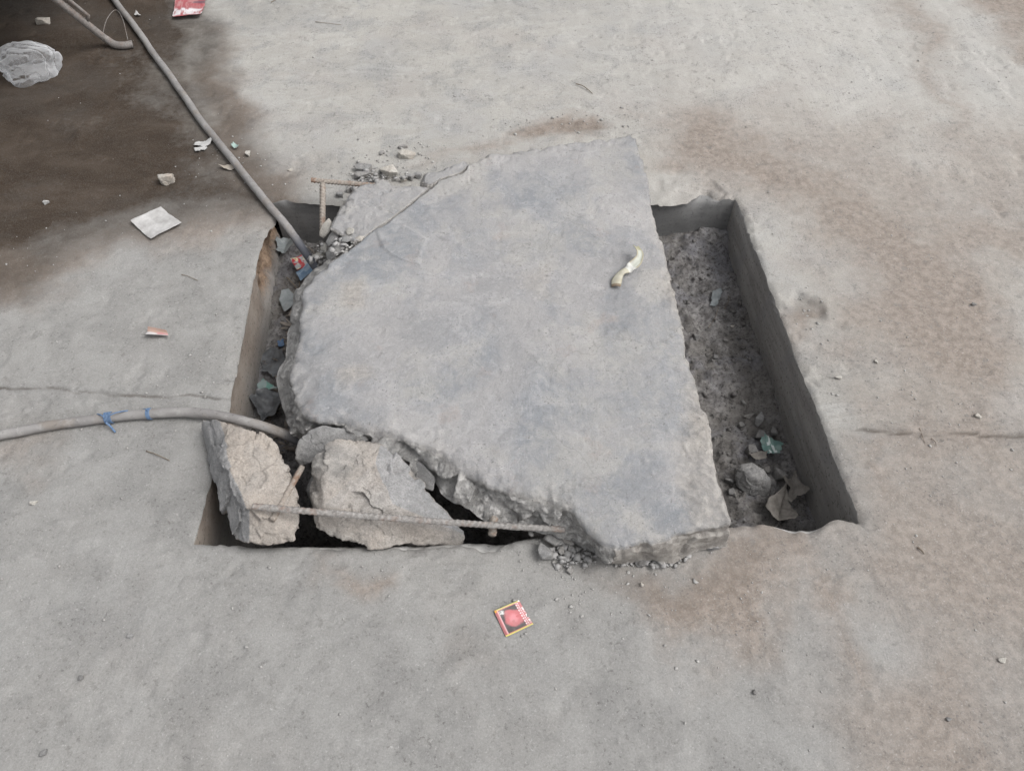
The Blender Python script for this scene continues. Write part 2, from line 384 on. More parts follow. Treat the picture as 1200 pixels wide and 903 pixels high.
# ---------------------------------------------------------------- object helpers
def tag(o, label=None, cat=None, group=None, kind=None):
    for k, v in (('label', label), ('category', cat), ('group', group), ('kind', kind)):
        if v: o[k] = v
    return o
def mesh_obj(name, v, f, mat, parent=None, base=None, smooth=True, mask=None, ink=None):
    """one mesh object; v in world coordinates, base = where its origin stands (world)"""
    v = np.asarray(v, float)
    if base is None:
        base = np.array([v[:, 0].mean(), v[:, 1].mean(), v[:, 2].min()])
    base = np.asarray(base, float)
    me = bpy.data.meshes.new(name)
    fa = f if isinstance(f, np.ndarray) else None
    vv = v - base
    if fa is not None:
        k = fa.shape[1]; nf = len(fa)
        me.vertices.add(len(vv)); me.vertices.foreach_set('co', vv.astype(np.float32).ravel())
        me.loops.add(nf * k); me.loops.foreach_set('vertex_index', fa.astype(np.int32).ravel())
        me.polygons.add(nf); me.polygons.foreach_set('loop_start', (np.arange(nf) * k).astype(np.int32))
        me.update(calc_edges=True)
    else:
        me.from_pydata([tuple(p) for p in vv], [], [tuple(int(i) for i in q) for q in f]); me.update()
    if smooth:
        me.polygons.foreach_set('use_smooth', np.ones(len(me.polygons), bool))
    for nm, arr in (('mask', mask), ('ink', ink)):
        if arr is not None:
            a = me.color_attributes.new(nm, 'FLOAT_COLOR', 'POINT')
            c = np.ones((len(v), 4), np.float32); c[:, :arr.shape[1]] = arr
            a.data.foreach_set('color', c.ravel())
    me.validate()
    me.materials.append(mat)
    o = bpy.data.objects.new(name, me); C.objects.link(o)
    o.location = base
    if parent is not None:
        pb = np.array(parent.location)
        if parent.parent is not None: pb = pb + np.array(parent.parent.location)
        o.parent = parent; o.location = base - pb
    return o
def empty(name, loc):
    o = bpy.data.objects.new(name, None); C.objects.link(o); o.location = loc; o.empty_display_size = .05; return o
def grid_faces(nu, nv, wrap=False):
    i = np.arange(nv - 1)[:, None] * nu; j = np.arange(nu if wrap else nu - 1)[None, :]
    j2 = (j + 1) % nu
    return np.stack([i + j, i + j2, i + nu + j2, i + nu + j], -1).reshape(-1, 4)
def catmull(pts, n):
    P = np.asarray(pts, float); P = np.vstack([2 * P[0] - P[1], P, 2 * P[-1] - P[-2]])
    out = []; k = len(P) - 3
    for q in np.linspace(0, k - 1e-6, n):
        i = int(q); t = q - i; a, b, c, d = P[i:i + 4]
        out.append(.5 * ((2 * b) + (c - a) * t + (2 * a - 5 * b + 4 * c - d) * t * t + (3 * b - a - 3 * c + d) * t ** 3))
    return np.array(out)
def tube(path, rad, ns=14, ribs=None, wob=0.0, seed=0):
    """closed tube along path; rad scalar or per ring; ribs=(pitch, height) makes deformed bar"""
    P = np.asarray(path, float); n = len(P)
    T = np.gradient(P, axis=0); T /= np.linalg.norm(T, axis=1)[:, None]
    up = np.array([0, 0, 1.0])
    if abs(T[0] @ up) > .9: up = np.array([1.0, 0, 0])
    V = []; r = np.broadcast_to(rad, (n,)); s = np.r_[0, np.cumsum(np.linalg.norm(np.diff(P, axis=0), axis=1))]
    side = np.cross(up, T[0]); side /= np.linalg.norm(side)
    for k in range(n):
        side = side - T[k] * (side @ T[k]); side /= np.linalg.norm(side); nor = np.cross(T[k], side)
        a = np.arange(ns) / ns * 2 * math.pi
        rr = np.full(ns, r[k])
        if ribs:
            ph = (s[k] / ribs[0] + np.where(a < math.pi, a, 2 * math.pi - a) / math.pi * .8) % 1.0
            rr = rr + ribs[1] * np.exp(-((ph - .5) / .16) ** 2)
            rr = rr + ribs[1] * np.exp(-((np.minimum(a, 2 * math.pi - a)) / .25) ** 2) + ribs[1] * np.exp(-((a - math.pi) / .25) ** 2)
        if wob: rr = rr + wob * (vn3(np.c_[np.cos(a) * 2, np.sin(a) * 2, np.full(ns, s[k] * 60)], seed) - .5)
        V.append(P[k] + np.outer(np.cos(a) * rr, side) + np.outer(np.sin(a) * rr, nor))
    V = np.vstack(V); f = [tuple(q) for q in grid_faces(ns, n, True)]
    f.append(tuple(range(ns))[::-1]); f.append(tuple((n - 1) * ns + i for i in range(ns)))
    return V, f
def line(a, b, n, sag=0.0):
    t = np.linspace(0, 1, n)[:, None]; P = a + (b - a) * t
    P[:, 2] += sag * np.sin(t[:, 0] * math.pi); return P
_ico = {}
def ico(sub):
    if sub not in _ico:
        bm = bmesh.new(); bmesh.ops.create_icosphere(bm, subdivisions=sub, radius=1)
        bm.verts.ensure_lookup_table()
        _ico[sub] = (np.array([v.co[:] for v in bm.verts]), np.array([[v.index for v in f.verts] for f in bm.faces])); bm.free()
    return _ico[sub]
def hull_planes(P):
    bm = bmesh.new()
    for p in P: bm.verts.new(p)
    r = bmesh.ops.convex_hull(bm, input=bm.verts[:])
    bmesh.ops.recalc_face_normals(bm, faces=bm.faces[:])
    c = P.mean(0); N, D = [], []
    for f in bm.faces:
        if f.calc_area() < 1e-9: continue
        n = np.array(f.normal[:]); d = n @ (np.array(f.verts[0].co[:]) - c)
        if d < 0: n, d = -n, -d
        N.append(n); D.append(max(d, 1e-4))
    bm.free(); return c, np.array(N), np.array(D)
def rock_from_points(P, sub=6, p=26, amp=.06, seed=0, fracture=.5):
    """rock whose broken faces follow the convex hull of P; returns v, f, dirs, dominant normals"""
    P = np.asarray(P, float); c, N, D = hull_planes(P); d, f = ico(sub)
    q = np.maximum(d @ N.T, 0) / D
    r = (q ** p).sum(1) ** (-1.0 / p)
    dom = N[np.argmax(q, 1)]
    size = np.median(r)
    v = c + d * r[:, None]
    k = 1.0 / size
    n1 = fbm3(v, 2.2 * k, 3, seed) - .5
    wv = v + .25 * size * np.stack([fbm3(v, 4 * k, 2, seed + j) - .5 for j in (3, 4, 5)], 1)
    f1 = facets(wv, .62 * size, seed + 9); f2 = facets(wv, .26 * size, seed + 11) if len(v) > 2000 else 0
    n3 = fbm3(v, 14 * k, 4, seed + 33, .65) - .5
    dis = n1 * .8 + f1 * fracture * 1.25 + f2 * fracture * .22 + n3 * .2
    v = v + d * (dis * amp * 2 * size)[:, None]
    return v, f, d, dom
def px(pts): return np.array([at(*p) for p in pts])

# ================================================================ THE PIT: measures
X0, X1, Y0, Y1 = -0.662, 0.676, 0.745, 1.803
def edge(pts, axis):
    w = np.array([at(p[0], p[1])[:2] for p in pts]); w = w[np.argsort(w[:, axis])]; return w
E_N = edge([(226, 636), (262, 638), (300, 641), (345, 640), (400, 643), (450, 641), (500, 641), (542, 638), (556, 640), (566, 646), (580, 645), (592, 638), (604, 632),
            (640, 627), (700, 622), (780, 618), (845, 617), (870, 615), (888, 613), (904, 613), (914, 618), (926, 623), (940, 622), (950, 617), (958, 611), (966, 609), (978, 613), (988, 611), (1007, 606)], 0)
E_F = edge([(318, 232), (330, 233), (345, 230), (360, 234), (400, 237), (440, 236), (600, 236), (760, 238), (790, 237), (808, 234), (820, 228), (828, 222), (838, 224), (846, 230), (862, 232)], 0)
E_L = edge([(318, 232), (324, 246), (322, 258), (313, 268), (308, 282), (304, 292), (300, 308), (291, 350), (279, 415), (266, 482), (250, 545), (238, 596), (226, 636)], 1)
E_R = edge([(862, 232), (871, 246), (880, 275), (905, 340), (936, 423), (964, 496), (990, 564), (1007, 606)], 1)
offN = lambda x: np.interp(x, E_N[:, 0], E_N[:, 1]) - Y0
offF = lambda x: np.interp(x, E_F[:, 0], E_F[:, 1]) - Y1
offL = lambda y: np.interp(y, E_L[:, 1], E_L[:, 0]) - X0
offR = lambda y: np.interp(y, E_R[:, 1], E_R[:, 0]) - X1
def warp(x, y):
    w = lambda d: np.exp(-(d / .11) ** 2)
    cx = w(np.maximum(np.maximum(X0 - x, x - X1), 0)); cy = w(np.maximum(np.maximum(Y0 - y, y - Y1), 0))
    j = (fbm2(x, y, 55, 3, 5) - .5) * .006
    dx = (offL(y) + j * .3) * w(x - X0) * cy + (offR(y) + j * .3) * w(x - X1) * cy
    dy = (offN(x) + j * 1.3) * w(y - Y0) * cx + (offF(x) + j) * w(y - Y1) * cx
    return x + dx, y + dy

def crackline(pts): return np.array([at(*p)[:2] for p in pts])
CR_R = crackline([(985, 506), (1010, 505), (1040, 507), (1062, 511), (1085, 512), (1110, 510), (1150, 511), (1200, 510), (1320, 506), (1500, 500)])
CR_L = crackline([(-120, 452), (-40, 454), (8, 454), (60, 453), (92, 459), (130, 461), (165, 464), (196, 466), (222, 463), (250, 467), (270, 466)])
CR_T = crackline([(-500, 250), (0, 246), (60, 244), (110, 245), (160, 240), (230, 241), (300, 238), (322, 240)])
def gheight(x, y):
    """pavement relief"""
    z = (fbm2(x, y, 1.3, 3, 61) - .5) * .010 + (fbm2(x, y, 7, 4, 62) - .5) * .0020
    m = fbm2(x, y, 30, 4, 63)
    z = z + (m - .5) * .0013
    area = sstep(.48, .66, fbm2(x, y, 4.2, 3, 70))
    z = z - sstep(.60, .74, fbm2(x, y, 26, 3, 64)) * .0035 * area               # scabbed pits
    z = z + sstep(.62, .72, fbm2(x * .8, y * 1.6, 22, 3, 68)) * .0022 * (1 - area)  # stuck mortar
    # sweeping ridges from hand trowelling, upper right
    u = x * math.cos(.85) + y * math.sin(.85)
    z = z + (fbm2(u * 3.0, (y * math.cos(.85) - x * math.sin(.85)) * .5, 6, 4, 66) - .5) * .0035 * sstep(.55, 1.3, x)
    for L, st, gr, a0 in ((CR_R, .010, .006, 1.0), (CR_L, .005, .005, 1.0), (CR_T, .003, .003, .7)):
        d = y - np.interp(x, L[:, 0], L[:, 1]) - (fbm2(x, y, 24, 3, 80) - .5) * .016
        span = sstep(L[0, 0] - .02, L[0, 0] + .06, x) * (1 - sstep(L[-1, 0] - .04, L[-1, 0] + .01, x))
        lvl = .35 + 1.0 * fbm2(x, y * 0, 6, 3, 82)
        z = z + span * a0 * lvl * (st * sstep(-.004, .004, d) * np.exp(-np.maximum(d, 0) / .12) - gr * np.exp(-(d / .006) ** 2))
    # crumbled plate edge along the left crack
    pc = sdist(x, y, poly_world([(128, 438), (150, 437), (152, 455), (196, 460), (233, 452), (236, 438), (262, 440), (262, 470), (200, 466), (130, 460)]))
    z = z + .003 * sstep(-.004, .004, pc) * (fbm2(x, y, 40, 3, 90) - .2)
    # pothole
    c = at(944, 356); rr = np.sqrt(((x - c[0]) / .055) ** 2 + ((y - c[1]) / .062) ** 2) + (fbm2(x, y, 22, 3, 91) - .5) * .9
    z = z - .014 * (1 - sstep(.25, 1.0, rr))
    return z
def gz(x, y): return float(gheight(np.array([float(x)]), np.array([float(y)]))[0])
def on(pxx, pyy, dz=0.0):
    p = at(pxx, pyy); p[2] = gz(p[0], p[1]) + dz; return p

# ================================================================ GROUND
def axis_pts(lo, hi, step, keys, fine=()):
    out = [lo]; x = lo
    while x < hi:
        s = step
        for a, b, fs in fine:
            if a < x < b: s = fs
        x += s; out.append(x)
    out = np.array(out)
    for k in keys: out[np.argmin(np.abs(out - k))] = k
    far = np.array([.02, .06, .15, .35, .8, 1.8, 4, 9, 20, 45, 90, 160.])
    return np.r_[lo - far[::-1], out, out[-1] + far]
gx = axis_pts(-2.2, 2.2, .0062, (X0, X1), ((X0 - .02, X0 + .03, .004), (X1 - .02, X1 + .03, .004)))
gy = axis_pts(0.15, 3.25, .0062, (Y0, Y1), ((.68, .78, .0038), (.98, 1.16, .003)))
ix0, ix1 = np.argmin(np.abs(gx - X0)), np.argmin(np.abs(gx - X1))
iy0, iy1 = np.argmin(np.abs(gy - Y0)), np.argmin(np.abs(gy - Y1))
GX, GY = np.meshgrid(gx, gy); nx, ny = len(gx), len(gy)
x, y = warp(GX.ravel(), GY.ravel())
z = gheight(x, y)
# rim of the pit is worn round
ddx = np.maximum(np.maximum(X0 - GX, GX - X1), 0).ravel(); ddy = np.maximum(np.maximum(Y0 - GY, GY - Y1), 0).ravel()
dr = np.sqrt(ddx ** 2 + ddy ** 2)
z -= (.0035 + .005 * fbm2(x, y, 25, 3, 31)) * np.exp(-dr / .0055)
# far rim crumbles next to the right corner, near rim spalls
spall = sstep(.0, .05, patch(x, y, [(775, 240), (800, 222), (835, 214), (850, 228), (835, 240)], .012, .01))
z -= spall * .012 * fbm2(x, y, 30, 3, 35)
z -= .007 * sstep(.5, .72, fbm2(x, y, 20, 3, 36)) * np.exp(-dr / .022)

tan = np.zeros_like(x); P = lambda pts, soft, k=1.0, wob=.15, fr=4, s=3: k * patch(x, y, pts, soft * 2.4, wob, fr, s)
for pts, soft, k in [
    ([(735, 135), (800, 128), (880, 135), (960, 175), (1030, 225), (1110, 290), (1180, 350), (1215, 400), (1225, 470), (1120, 480), (1040, 440), (1010, 360), (960, 290), (900, 225), (840, 205), (770, 200), (755, 165)], .07, .78),
    ([(1040, -20), (1075, -10), (1110, 60), (1160, 150), (1200, 215), (1180, 240), (1120, 150), (1080, 80), (1050, 40)], .06, .72),
    ([(1150, -20), (1230, -10), (1260, 90), (1200, 80), (1170, 40)], .05, .8),
    ([(595, 158), (650, 138), (700, 135), (720, 150), (670, 165), (610, 172)], .03, 1.0),
    ([(490, 190), (560, 165), (600, 160), (600, 185), (500, 200)], .03, .6),
    ([(990, 512), (1060, 514), (1065, 560), (1060, 610), (1030, 640), (1010, 600)], .035, .75),
    ([(1060, 570), (1110, 556), (1150, 590), (1140, 620), (1070, 610)], .04, .7),
    ([(1120, 515), (1230, 512), (1230, 560), (1150, 540)], .04, .5),
    ([(690, 655), (760, 655), (860, 628), (930, 650), (1000, 690), (1010, 740), (960, 760), (900, 700), (880, 760), (830, 800), (780, 750), (730, 700)], .05, .85),
    ([(930, 700), (1000, 720), (1060, 790), (1090, 850), (1010, 850), (960, 790)], .06, .7),
    ([(1060, 700), (1130, 730), (1110, 770), (1060, 740)], .05, .6),
    ([(1130, 850), (1230, 830), (1240, 930), (980, 930), (1000, 880)], .05, .65),
    ([(390, 645), (470, 648), (460, 690), (400, 685)], .025, .75),
    ([(905, 345), (965, 335), (985, 365), (930, 385)], .035, .75),
    ([(225, 40), (270, 60), (300, 130), (345, 200), (340, 250), (290, 262), (250, 170), (240, 100)], .05, .85),
    ([(-80, 275), (180, 262), (300, 255), (300, 280), (150, 292), (70, 310), (50, 350), (-80, 360)], .05, .8),
    ([(-30, 505), (25, 515), (35, 545), (-30, 560)], .03, .6),
    ([(540, 760), (600, 770), (560, 800)], .04, .3),
    ([(860, 380), (1000, 400), (990, 490), (930, 420)], .06, .35),
]:
    tan = np.maximum(tan, P(pts, soft, k))
tan = np.maximum(tan, .62 * sstep(.26, .6, fbm2(x, y, 2.0, 4, 58)) * sstep(.2, .7, x) * sstep(2.9, 1.7, y))
stain = P([(-700, -150), (-200, -60), (205, -40), (228, 60), (246, 120), (285, 180), (318, 232), (314, 252), (250, 248), (190, 250), (120, 262), (50, 285), (-20, 320), (-400, 330)], .05, 1.0, .07)
fringe_and_shade = np.maximum(P([(190, -40), (262, 30), (282, 110), (330, 180), (358, 236), (318, 262), (240, 268), (150, 285), (80, 305), (40, 350), (-300, 380), (-300, -40)], .045, .66, .05),
    np.maximum(P([(590, 168), (640, 138), (700, 130), (735, 142), (760, 175), (700, 175)], .045, .24), P([(660, 650), (760, 655), (868, 628), (900, 660), (850, 705), (770, 725), (700, 690)], .05, .32)))  # slab-front patch is its soft shadow, painted into the stain mask
stain *= .8 + .25 * fbm2(x, y, 3, 3, 77)
fringe_and_shade = np.maximum(fringe_and_shade, P([(920, 350), (950, 338), (972, 352), (960, 372), (930, 372)], .02, .4, .04))
stain = np.maximum(stain, fringe_and_shade)
stain *= 1 - .35 * P([(160, 60), (200, 90), (260, 180), (290, 225), (235, 230), (205, 150)], .08, .8, .05)
for L in (CR_R, CR_L, CR_T):
    dcr = y - np.interp(x, L[:, 0], L[:, 1]) - (fbm2(x, y, 24, 3, 80) - .5) * .016
    span = sstep(L[0, 0] - .02, L[0, 0] + .06, x) * (1 - sstep(L[-1, 0] - .04, L[-1, 0] + .01, x))
    stain = np.maximum(stain, span * .62 * np.exp(-(dcr / .0034) ** 2) * (.45 + .55 * sstep(.3, .6, fbm2(x, y, 14, 3, 83))))
stain = np.maximum(stain, .6 * P([(15, 320), (38, 325), (36, 345), (8, 348)], .03, 1, .03))
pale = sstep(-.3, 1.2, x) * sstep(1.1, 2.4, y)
pour_falloff = np.where(x < .03, 1 - sstep(-.02, .02, y - np.interp(x, CR_L[:, 0], CR_L[:, 1])), 1 - sstep(-.02, .02, y - np.interp(x, CR_R[:, 0], CR_R[:, 1])))
pour_falloff = np.clip(pour_falloff * (.75 + .6 * (fbm2(x, y, 2.5, 4, 57) - .5)) * (1 - .25 * sstep(.2, 1.2, x)) + .4 * sstep(.9, .35, y) + .95 * sstep(-.25, -.8, x) * sstep(2.4, 1.5, y), 0, 1)  # darker near pour, plus light falloff painted toward the left and near side
gmask = np.c_[np.clip(tan, 0, 1), np.clip(stain, 0, 1), np.clip(pale, 0, 1), pour_falloff]
GF = grid_faces(nx, ny)
fi, fj = np.meshgrid(np.arange(ny - 1), np.arange(nx - 1), indexing='ij')
keep = ~((fi >= iy0) & (fi < iy1) & (fj >= ix0) & (fj < ix1)).ravel()
GV = np.c_[x, y, z]
idx = np.arange(nx * ny).reshape(ny, nx)
rimN, rimF = GV[idx[iy0, ix0:ix1 + 1]], GV[idx[iy1, ix0:ix1 + 1]]
rimL, rimR = GV[idx[iy0:iy1 + 1, ix0]], GV[idx[iy0:iy1 + 1, ix1]]
inner = np.zeros((ny, nx), bool); inner[iy0 + 1:iy1, ix0 + 1:ix1] = True
remap = np.cumsum(~inner.ravel()) - 1
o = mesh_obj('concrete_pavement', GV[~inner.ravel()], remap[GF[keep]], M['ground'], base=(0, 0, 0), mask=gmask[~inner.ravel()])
tag(o, 'grey dusty concrete pavement around the pit, brown stained and cracked', None, kind='structure')

# pit walls
def pit_wall(name, rim, inward, which, label):
    dep = np.array([0, .003, .008, .015, .025, .04, .06, .085, .11, .14, .17, .2, .24, .3, .38, .48])
    a, b = rim[0], rim[-1]; n = len(rim); t = np.linspace(0, 1, n)[:, None]
    st = a + (b - a) * t
    if which == 'L': st[:, 0] = np.interp(st[:, 1], [rim[0, 1], at(291, 350)[1], rim[-1, 1]], [rim[0, 0], at(291, 350)[0] - .001, at(313, 240)[0]])
    rows = []; msk = []
    for d in dep:
        k = math.exp(-d / .022); p = st * (1 - k) + rim * k; p = p.copy(); p[:, 2] = rim[:, 2] * math.exp(-d / .02) - d
        nz = fbm3(p, 14, 3, 7) - .5; n2 = fbm3(p, 50, 3, 8) - .5
        am = .006 * (1 - math.exp(-d / .02)) * nz + .002 * (1 - k) * n2
        m = np.zeros((n, 3))
        if which == 'L':
            br = sstep(1.46, 1.56, p[:, 1]) * sstep(.30, .42, fbm3(p, 8, 3, 12) + .25 * (p[:, 1] > 1.5)) * (1 - sstep(.10, .16, d + 0 * nz))
            am = am - br * (.004 + .03 * np.abs(fbm3(p, 34, 4, 14) - .35) + .016 * (facets(p, .03, 15) + .5)) * sstep(.003, .02, d)
            m[:, 1] = br; m[:, 0] = (1 - br) * (.95 - .75 * sstep(.06, .17, d + nz * .1))
        if which == 'R':
            m[:, 0] = .10
        if which == 'F':
            m[:, 2] = .8 * sstep(.1, .3, t[:, 0] * 0 + (p[:, 0] > .50)) * (1 - sstep(.01, .035, d + n2 * .02))
        m[:, 2] = np.maximum(m[:, 2], .8 * math.exp(-d / .005))
        rows.append(p + inward * am[:, None]); msk.append(m)
    V = np.vstack(rows)
    o = mesh_obj(name, V, grid_faces(n, len(dep)), M['wall_shaded' if which == 'F' else 'wall'], base=(*((a + b) / 2)[:2], -.48), mask=np.vstack(msk))
    return tag(o, label, None, kind='structure')
pit_wall('pit_wall_left', rimL, np.array([1., 0, 0]), 'L', 'tan plastered left wall of the pit, crumbling at its far end')
pit_wall('pit_wall_right', rimR, np.array([-1., 0, 0]), 'R', 'smooth dark grey right wall of the pit')
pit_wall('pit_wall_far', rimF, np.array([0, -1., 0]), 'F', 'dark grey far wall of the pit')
pit_wall('pit_wall_near', rimN, np.array([0, 1., 0]), 'N', 'hidden near wall of the pit below the chipped rim')

# pit soil
def soil_h(x, y):
    z = -.158 - .048 * (Y1 - y) / (Y1 - Y0)
    z = z - .26 * sstep(.98, .84, y) * sstep(.50, .40, x)
    z = z + .04 * sstep(.075, .0, np.abs(y - Y1 + .0)) * sstep(.35, .6, x)
    z = z + (fbm2(x, y, 7, 3, 41) - .5) * .035 + (fbm2(x, y, 28, 4, 42) - .5) * .024
    z = z + sstep(.5, .66, fbm2(x, y, 60, 3, 43)) * .007
    return z
sx, sy = np.arange(X0 - .06, X1 + .06, .0045), np.arange(Y0 - .06, Y1 + .06, .0045)
SX, SY = np.meshgrid(sx, sy); szz = soil_h(SX.ravel(), SY.ravel())
o = mesh_obj('pit_floor', np.c_[SX.ravel(), SY.ravel(), szz], grid_faces(len(sx), len(sy)), M['soil'], base=(0, 1.27, -.3))
tag(o, 'dark crumbly soil on the floor of the pit', None, kind='structure')
def sz(x, y): return float(soil_h(np.array([float(x)]), np.array([float(y)]))[0])
def on_soil(pxx, pyy, dz=0.0):
    p = at(pxx, pyy, -.18)
    for _ in range(6): p = at(pxx, pyy, sz(p[0], p[1]) + dz)
    return p

# ================================================================ THE SLAB
def resample(P, n):
    P = np.asarray(P, float); Q = np.vstack([P, P[:1]]); s = np.r_[0, np.cumsum(np.linalg.norm(np.diff(Q, axis=0), axis=1))]
    t = np.linspace(0, s[-1], n, endpoint=False); return np.c_[[np.interp(t, s, Q[:, k]) for k in range(3)]].T, t, s
def slab_solid(pairs, n, rings, rows, seed, *, chip=.006, top_amp=.0013, side_amp=.010, jag=.006, jagf=30, calm=None, soft=None, flare=None, worn=0.0):
    """pairs: (top point, bottom point) in world; a broken plate with a textured top and fractured sides"""
    T0 = np.array([p[0] for p in pairs]); B0 = np.array([p[1] for p in pairs])
    T, t, s = resample(T0, n)
    Q = np.vstack([B0, B0[:1]]); Bt = np.c_[[np.interp(t, s, Q[:, k]) for k in range(3)]].T
    cen = T.mean(0)
    out = T - cen; out[:, 2] = 0; out /= np.linalg.norm(out, axis=1)[:, None]
    T = T + out * ((fbm3(T, jagf, 4, seed) - .5) * 1.6 * jag + facets(T, .05, seed + 1) * jag * .7 + facets(T, .016, seed + 2) * jag * .22)[:, None]
    if flare:
        k0, k1 = s[flare[1]], s[flare[2]]; Bt = Bt + out * (flare[0] * sstep(k0 - .02, k0 + .06, t) * (1 - sstep(k1 - .06, k1 + .02, t)))[:, None]
    Bt = Bt + out * ((fbm3(Bt, jagf * .8, 4, seed + 3) - .5) * 2.4 * jag)[:, None]
    Bt[:, 2] += (fbm3(Bt, 14, 3, seed + 4) - .45) * .02 * (side_amp / .01)
    V, info = [], []
    # top rings from centre to edge
    tr = np.linspace(0.004, 1, rings)
    for q in tr:
        p = cen + (T - cen) * q; d = np.linalg.norm((T - cen)[:, :2], axis=1) * (1 - q)
        V.append(p); info.append(np.c_[d, np.zeros(n)])
    for k in range(1, rows + 1):
        w = k / rows; p = T * (1 - w) + Bt * w
        V.append(p); info.append(np.c_[np.zeros(n), np.full(n, w)])
    V.append(cen[None] + np.array([[0, 0, Bt[:, 2].mean() - cen[2]]])); info.append(np.array([[0, 1.0]]))
    V = np.vstack(V); info = np.vstack(info)
    d, w = info[:, 0], info[:, 1]; top = w == 0
    nz = fbm3(V, 9, 4, seed + 10) - .5; n2 = fbm3(V, 45, 4, seed + 11) - .5; n3 = fbm3(V, 26, 3, seed + 12)
    dz = np.where(top, nz * top_amp * 3 + n2 * top_amp, 0)
    dz -= np.where(top, sstep(.56, .75, n3) * top_amp * 1.1, 0)
    e = np.where(top, np.exp(-d / .006), 0); e2 = np.where(top, np.exp(-d / .03), 0)
    dz -= e * chip * (.4 + 1.2 * n3) + e2 * chip * 1.8 * sstep(.05, .2, np.where(top & (d < .09), facets(V, .03, seed + 15), 0)) * n3
    if worn: dz -= np.where(top, np.exp(-d / .035) * worn * sstep(.3, .75, fbm3(V, 15, 4, seed + 40, .55)) + np.exp(-d / .012) * worn * .6 * fbm3(V, 40, 2, seed + 41), 0)
    if soft is not None: dz = dz * (1 - .9 * soft(V))
    ez = dz[(rings - 1) * n:rings * n]
    for k in range(1, rows + 1): dz[(rings + k - 1) * n:(rings + k) * n] = ez * (1 - k / rows)
    V[:, 2] += dz
    # fractured sides
    sidx = np.where(~top)[0][:-1]
    oo = np.tile(out, (rows, 1)); ww = w[sidx]
    bl = np.sin(np.clip(ww, 0, 1) * math.pi) ** .6
    ps = V[sidx]; pw = ps + .02 * np.stack([fbm3(ps, 20, 3, seed + j) - .5 for j in (30, 31, 32)], 1)
    dis = side_amp * (facets(pw * np.array([1, 1, 1.2]), .105, seed + 20, 1.3) * 1.25 + facets(pw, .04, seed + 21, 1.2) * .4 + (fbm3(ps, 50, 4, seed + 22, .6) - .5) * .7)
    if calm is not None: dis = dis * np.clip(1 - .75 * calm(ps), .1, 1)
    V[sidx] += oo * (dis * bl)[:, None]
    V[sidx, 2] += (fbm3(V[sidx], 30, 3, seed + 23) - .5) * side_amp * .5 * bl
    f = [tuple(q) for q in grid_faces(n, rings + rows, True)]
    f.append(tuple(range(n))[::-1])
    L = (rings + rows - 1) * n; ci = len(V) - 1
    f += [(L + (i + 1) % n, L + i, ci) for i in range(n)]
    f = [q[::-1] for q in f]
    return V, f, d, w, top
ZT = .102
def TB(t, b=None, zt=ZT, zb=.003):
    T = at(t[0], t[1], zt)
    if b is None:
        B = T.copy(); B[2] = zb
    else:
        B = at(b[0], b[1], b[2])
    return T, B
slab_pairs = [TB(p) for p in [
    (552, 188), (577, 177), (628, 170), (675, 164), (712, 159), (737, 156), (745, 160), (751, 178), (757, 197), (761, 215), (764, 244), (771, 268), (778, 289), (786, 322), (793, 347),
    (800, 385), (806, 413), (811, 433), (818, 450), (822, 476), (828, 485), (833, 502), (835, 527), (842, 555), (850, 582), (857, 606)]]
slab_pairs += [TB((857, 613), (853, 640, .012)), TB((830, 620), (828, 644, .012)), TB((800, 626), (803, 650, .012)), TB((786, 629), (788, 661, .004)), TB((760, 634), (764, 658, .010)), TB((740, 638), (742, 660, .006)), TB((724, 642), (724, 663, .004)),
    TB((712, 640), (714, 662, .006)), TB((700, 632), (695, 646, .008)), TB((688, 621), (670, 630, .012)), TB((672, 599), (648, 621, .014)), TB((648, 588), (615, 613, .02)), TB((624, 581), (588, 610, .02)), TB((600, 576), (572, 607, .02)), TB((583, 570), (562, 600, .03)),
    TB((560, 560), (545, 588, .03)), TB((545, 552), (532, 580, .03)), TB((530, 543), (520, 572, .03)), TB((517, 534), (510, 556, .035)), TB((500, 524), (496, 546, .035)), TB((482, 517), (488, 538, .03)), TB((466, 511), (468, 537, .03)), TB((452, 506), (456, 526, .04)),
    TB((434, 505), (438, 522, .04)), TB((420, 502), (424, 520, .04)), TB((404, 494), (408, 512, .045)), TB((388, 492), (392, 510, .045)), TB((372, 492), (372, 510, .03)), TB((360, 488), (356, 516, .0)), TB((350, 474), (346, 510, -.01)), TB((345, 462), (336, 492, -.02)),
    TB((338, 448), (329, 468, .0)), TB((336, 436), (325, 446, .02)), TB((341, 416), (335, 420, .02)), TB((345, 390), (339, 394, .02)), TB((350, 362), (345, 366, .02)), TB((355, 340), (349, 346, .01)), TB((364, 322), (358, 326, .01)), TB((374, 314), (370, 318, .01)),
    TB((390, 306), (390, 310, .01)), TB((412, 290), (412, 294, .01)), TB((440, 270), (440, 274, .01)), TB((462, 256), (462, 260, .01)), TB((482, 240), (482, 244, .01)), TB((505, 221), (505, 225, .01)), TB((516, 212), (516, 216, .01)), TB((535, 206), (535, 208, .01)), TB((546, 198), (546, 201, .01))]
CRK = np.array([at(a, b, ZT)[:2] for a, b in [(390, 306), (412, 290), (440, 270), (462, 256), (482, 240), (505, 221), (516, 212), (535, 206), (546, 198)]])
def crack_near(V):
    yy = np.interp(V[:, 0], CRK[:, 0], CRK[:, 1]); dd = np.abs(V[:, 1] - yy) * .75
    return np.where((V[:, 0] > CRK[0, 0] - .01) & (V[:, 0] < CRK[-1, 0] + .01), 1 - sstep(.006, .05, dd), 0)
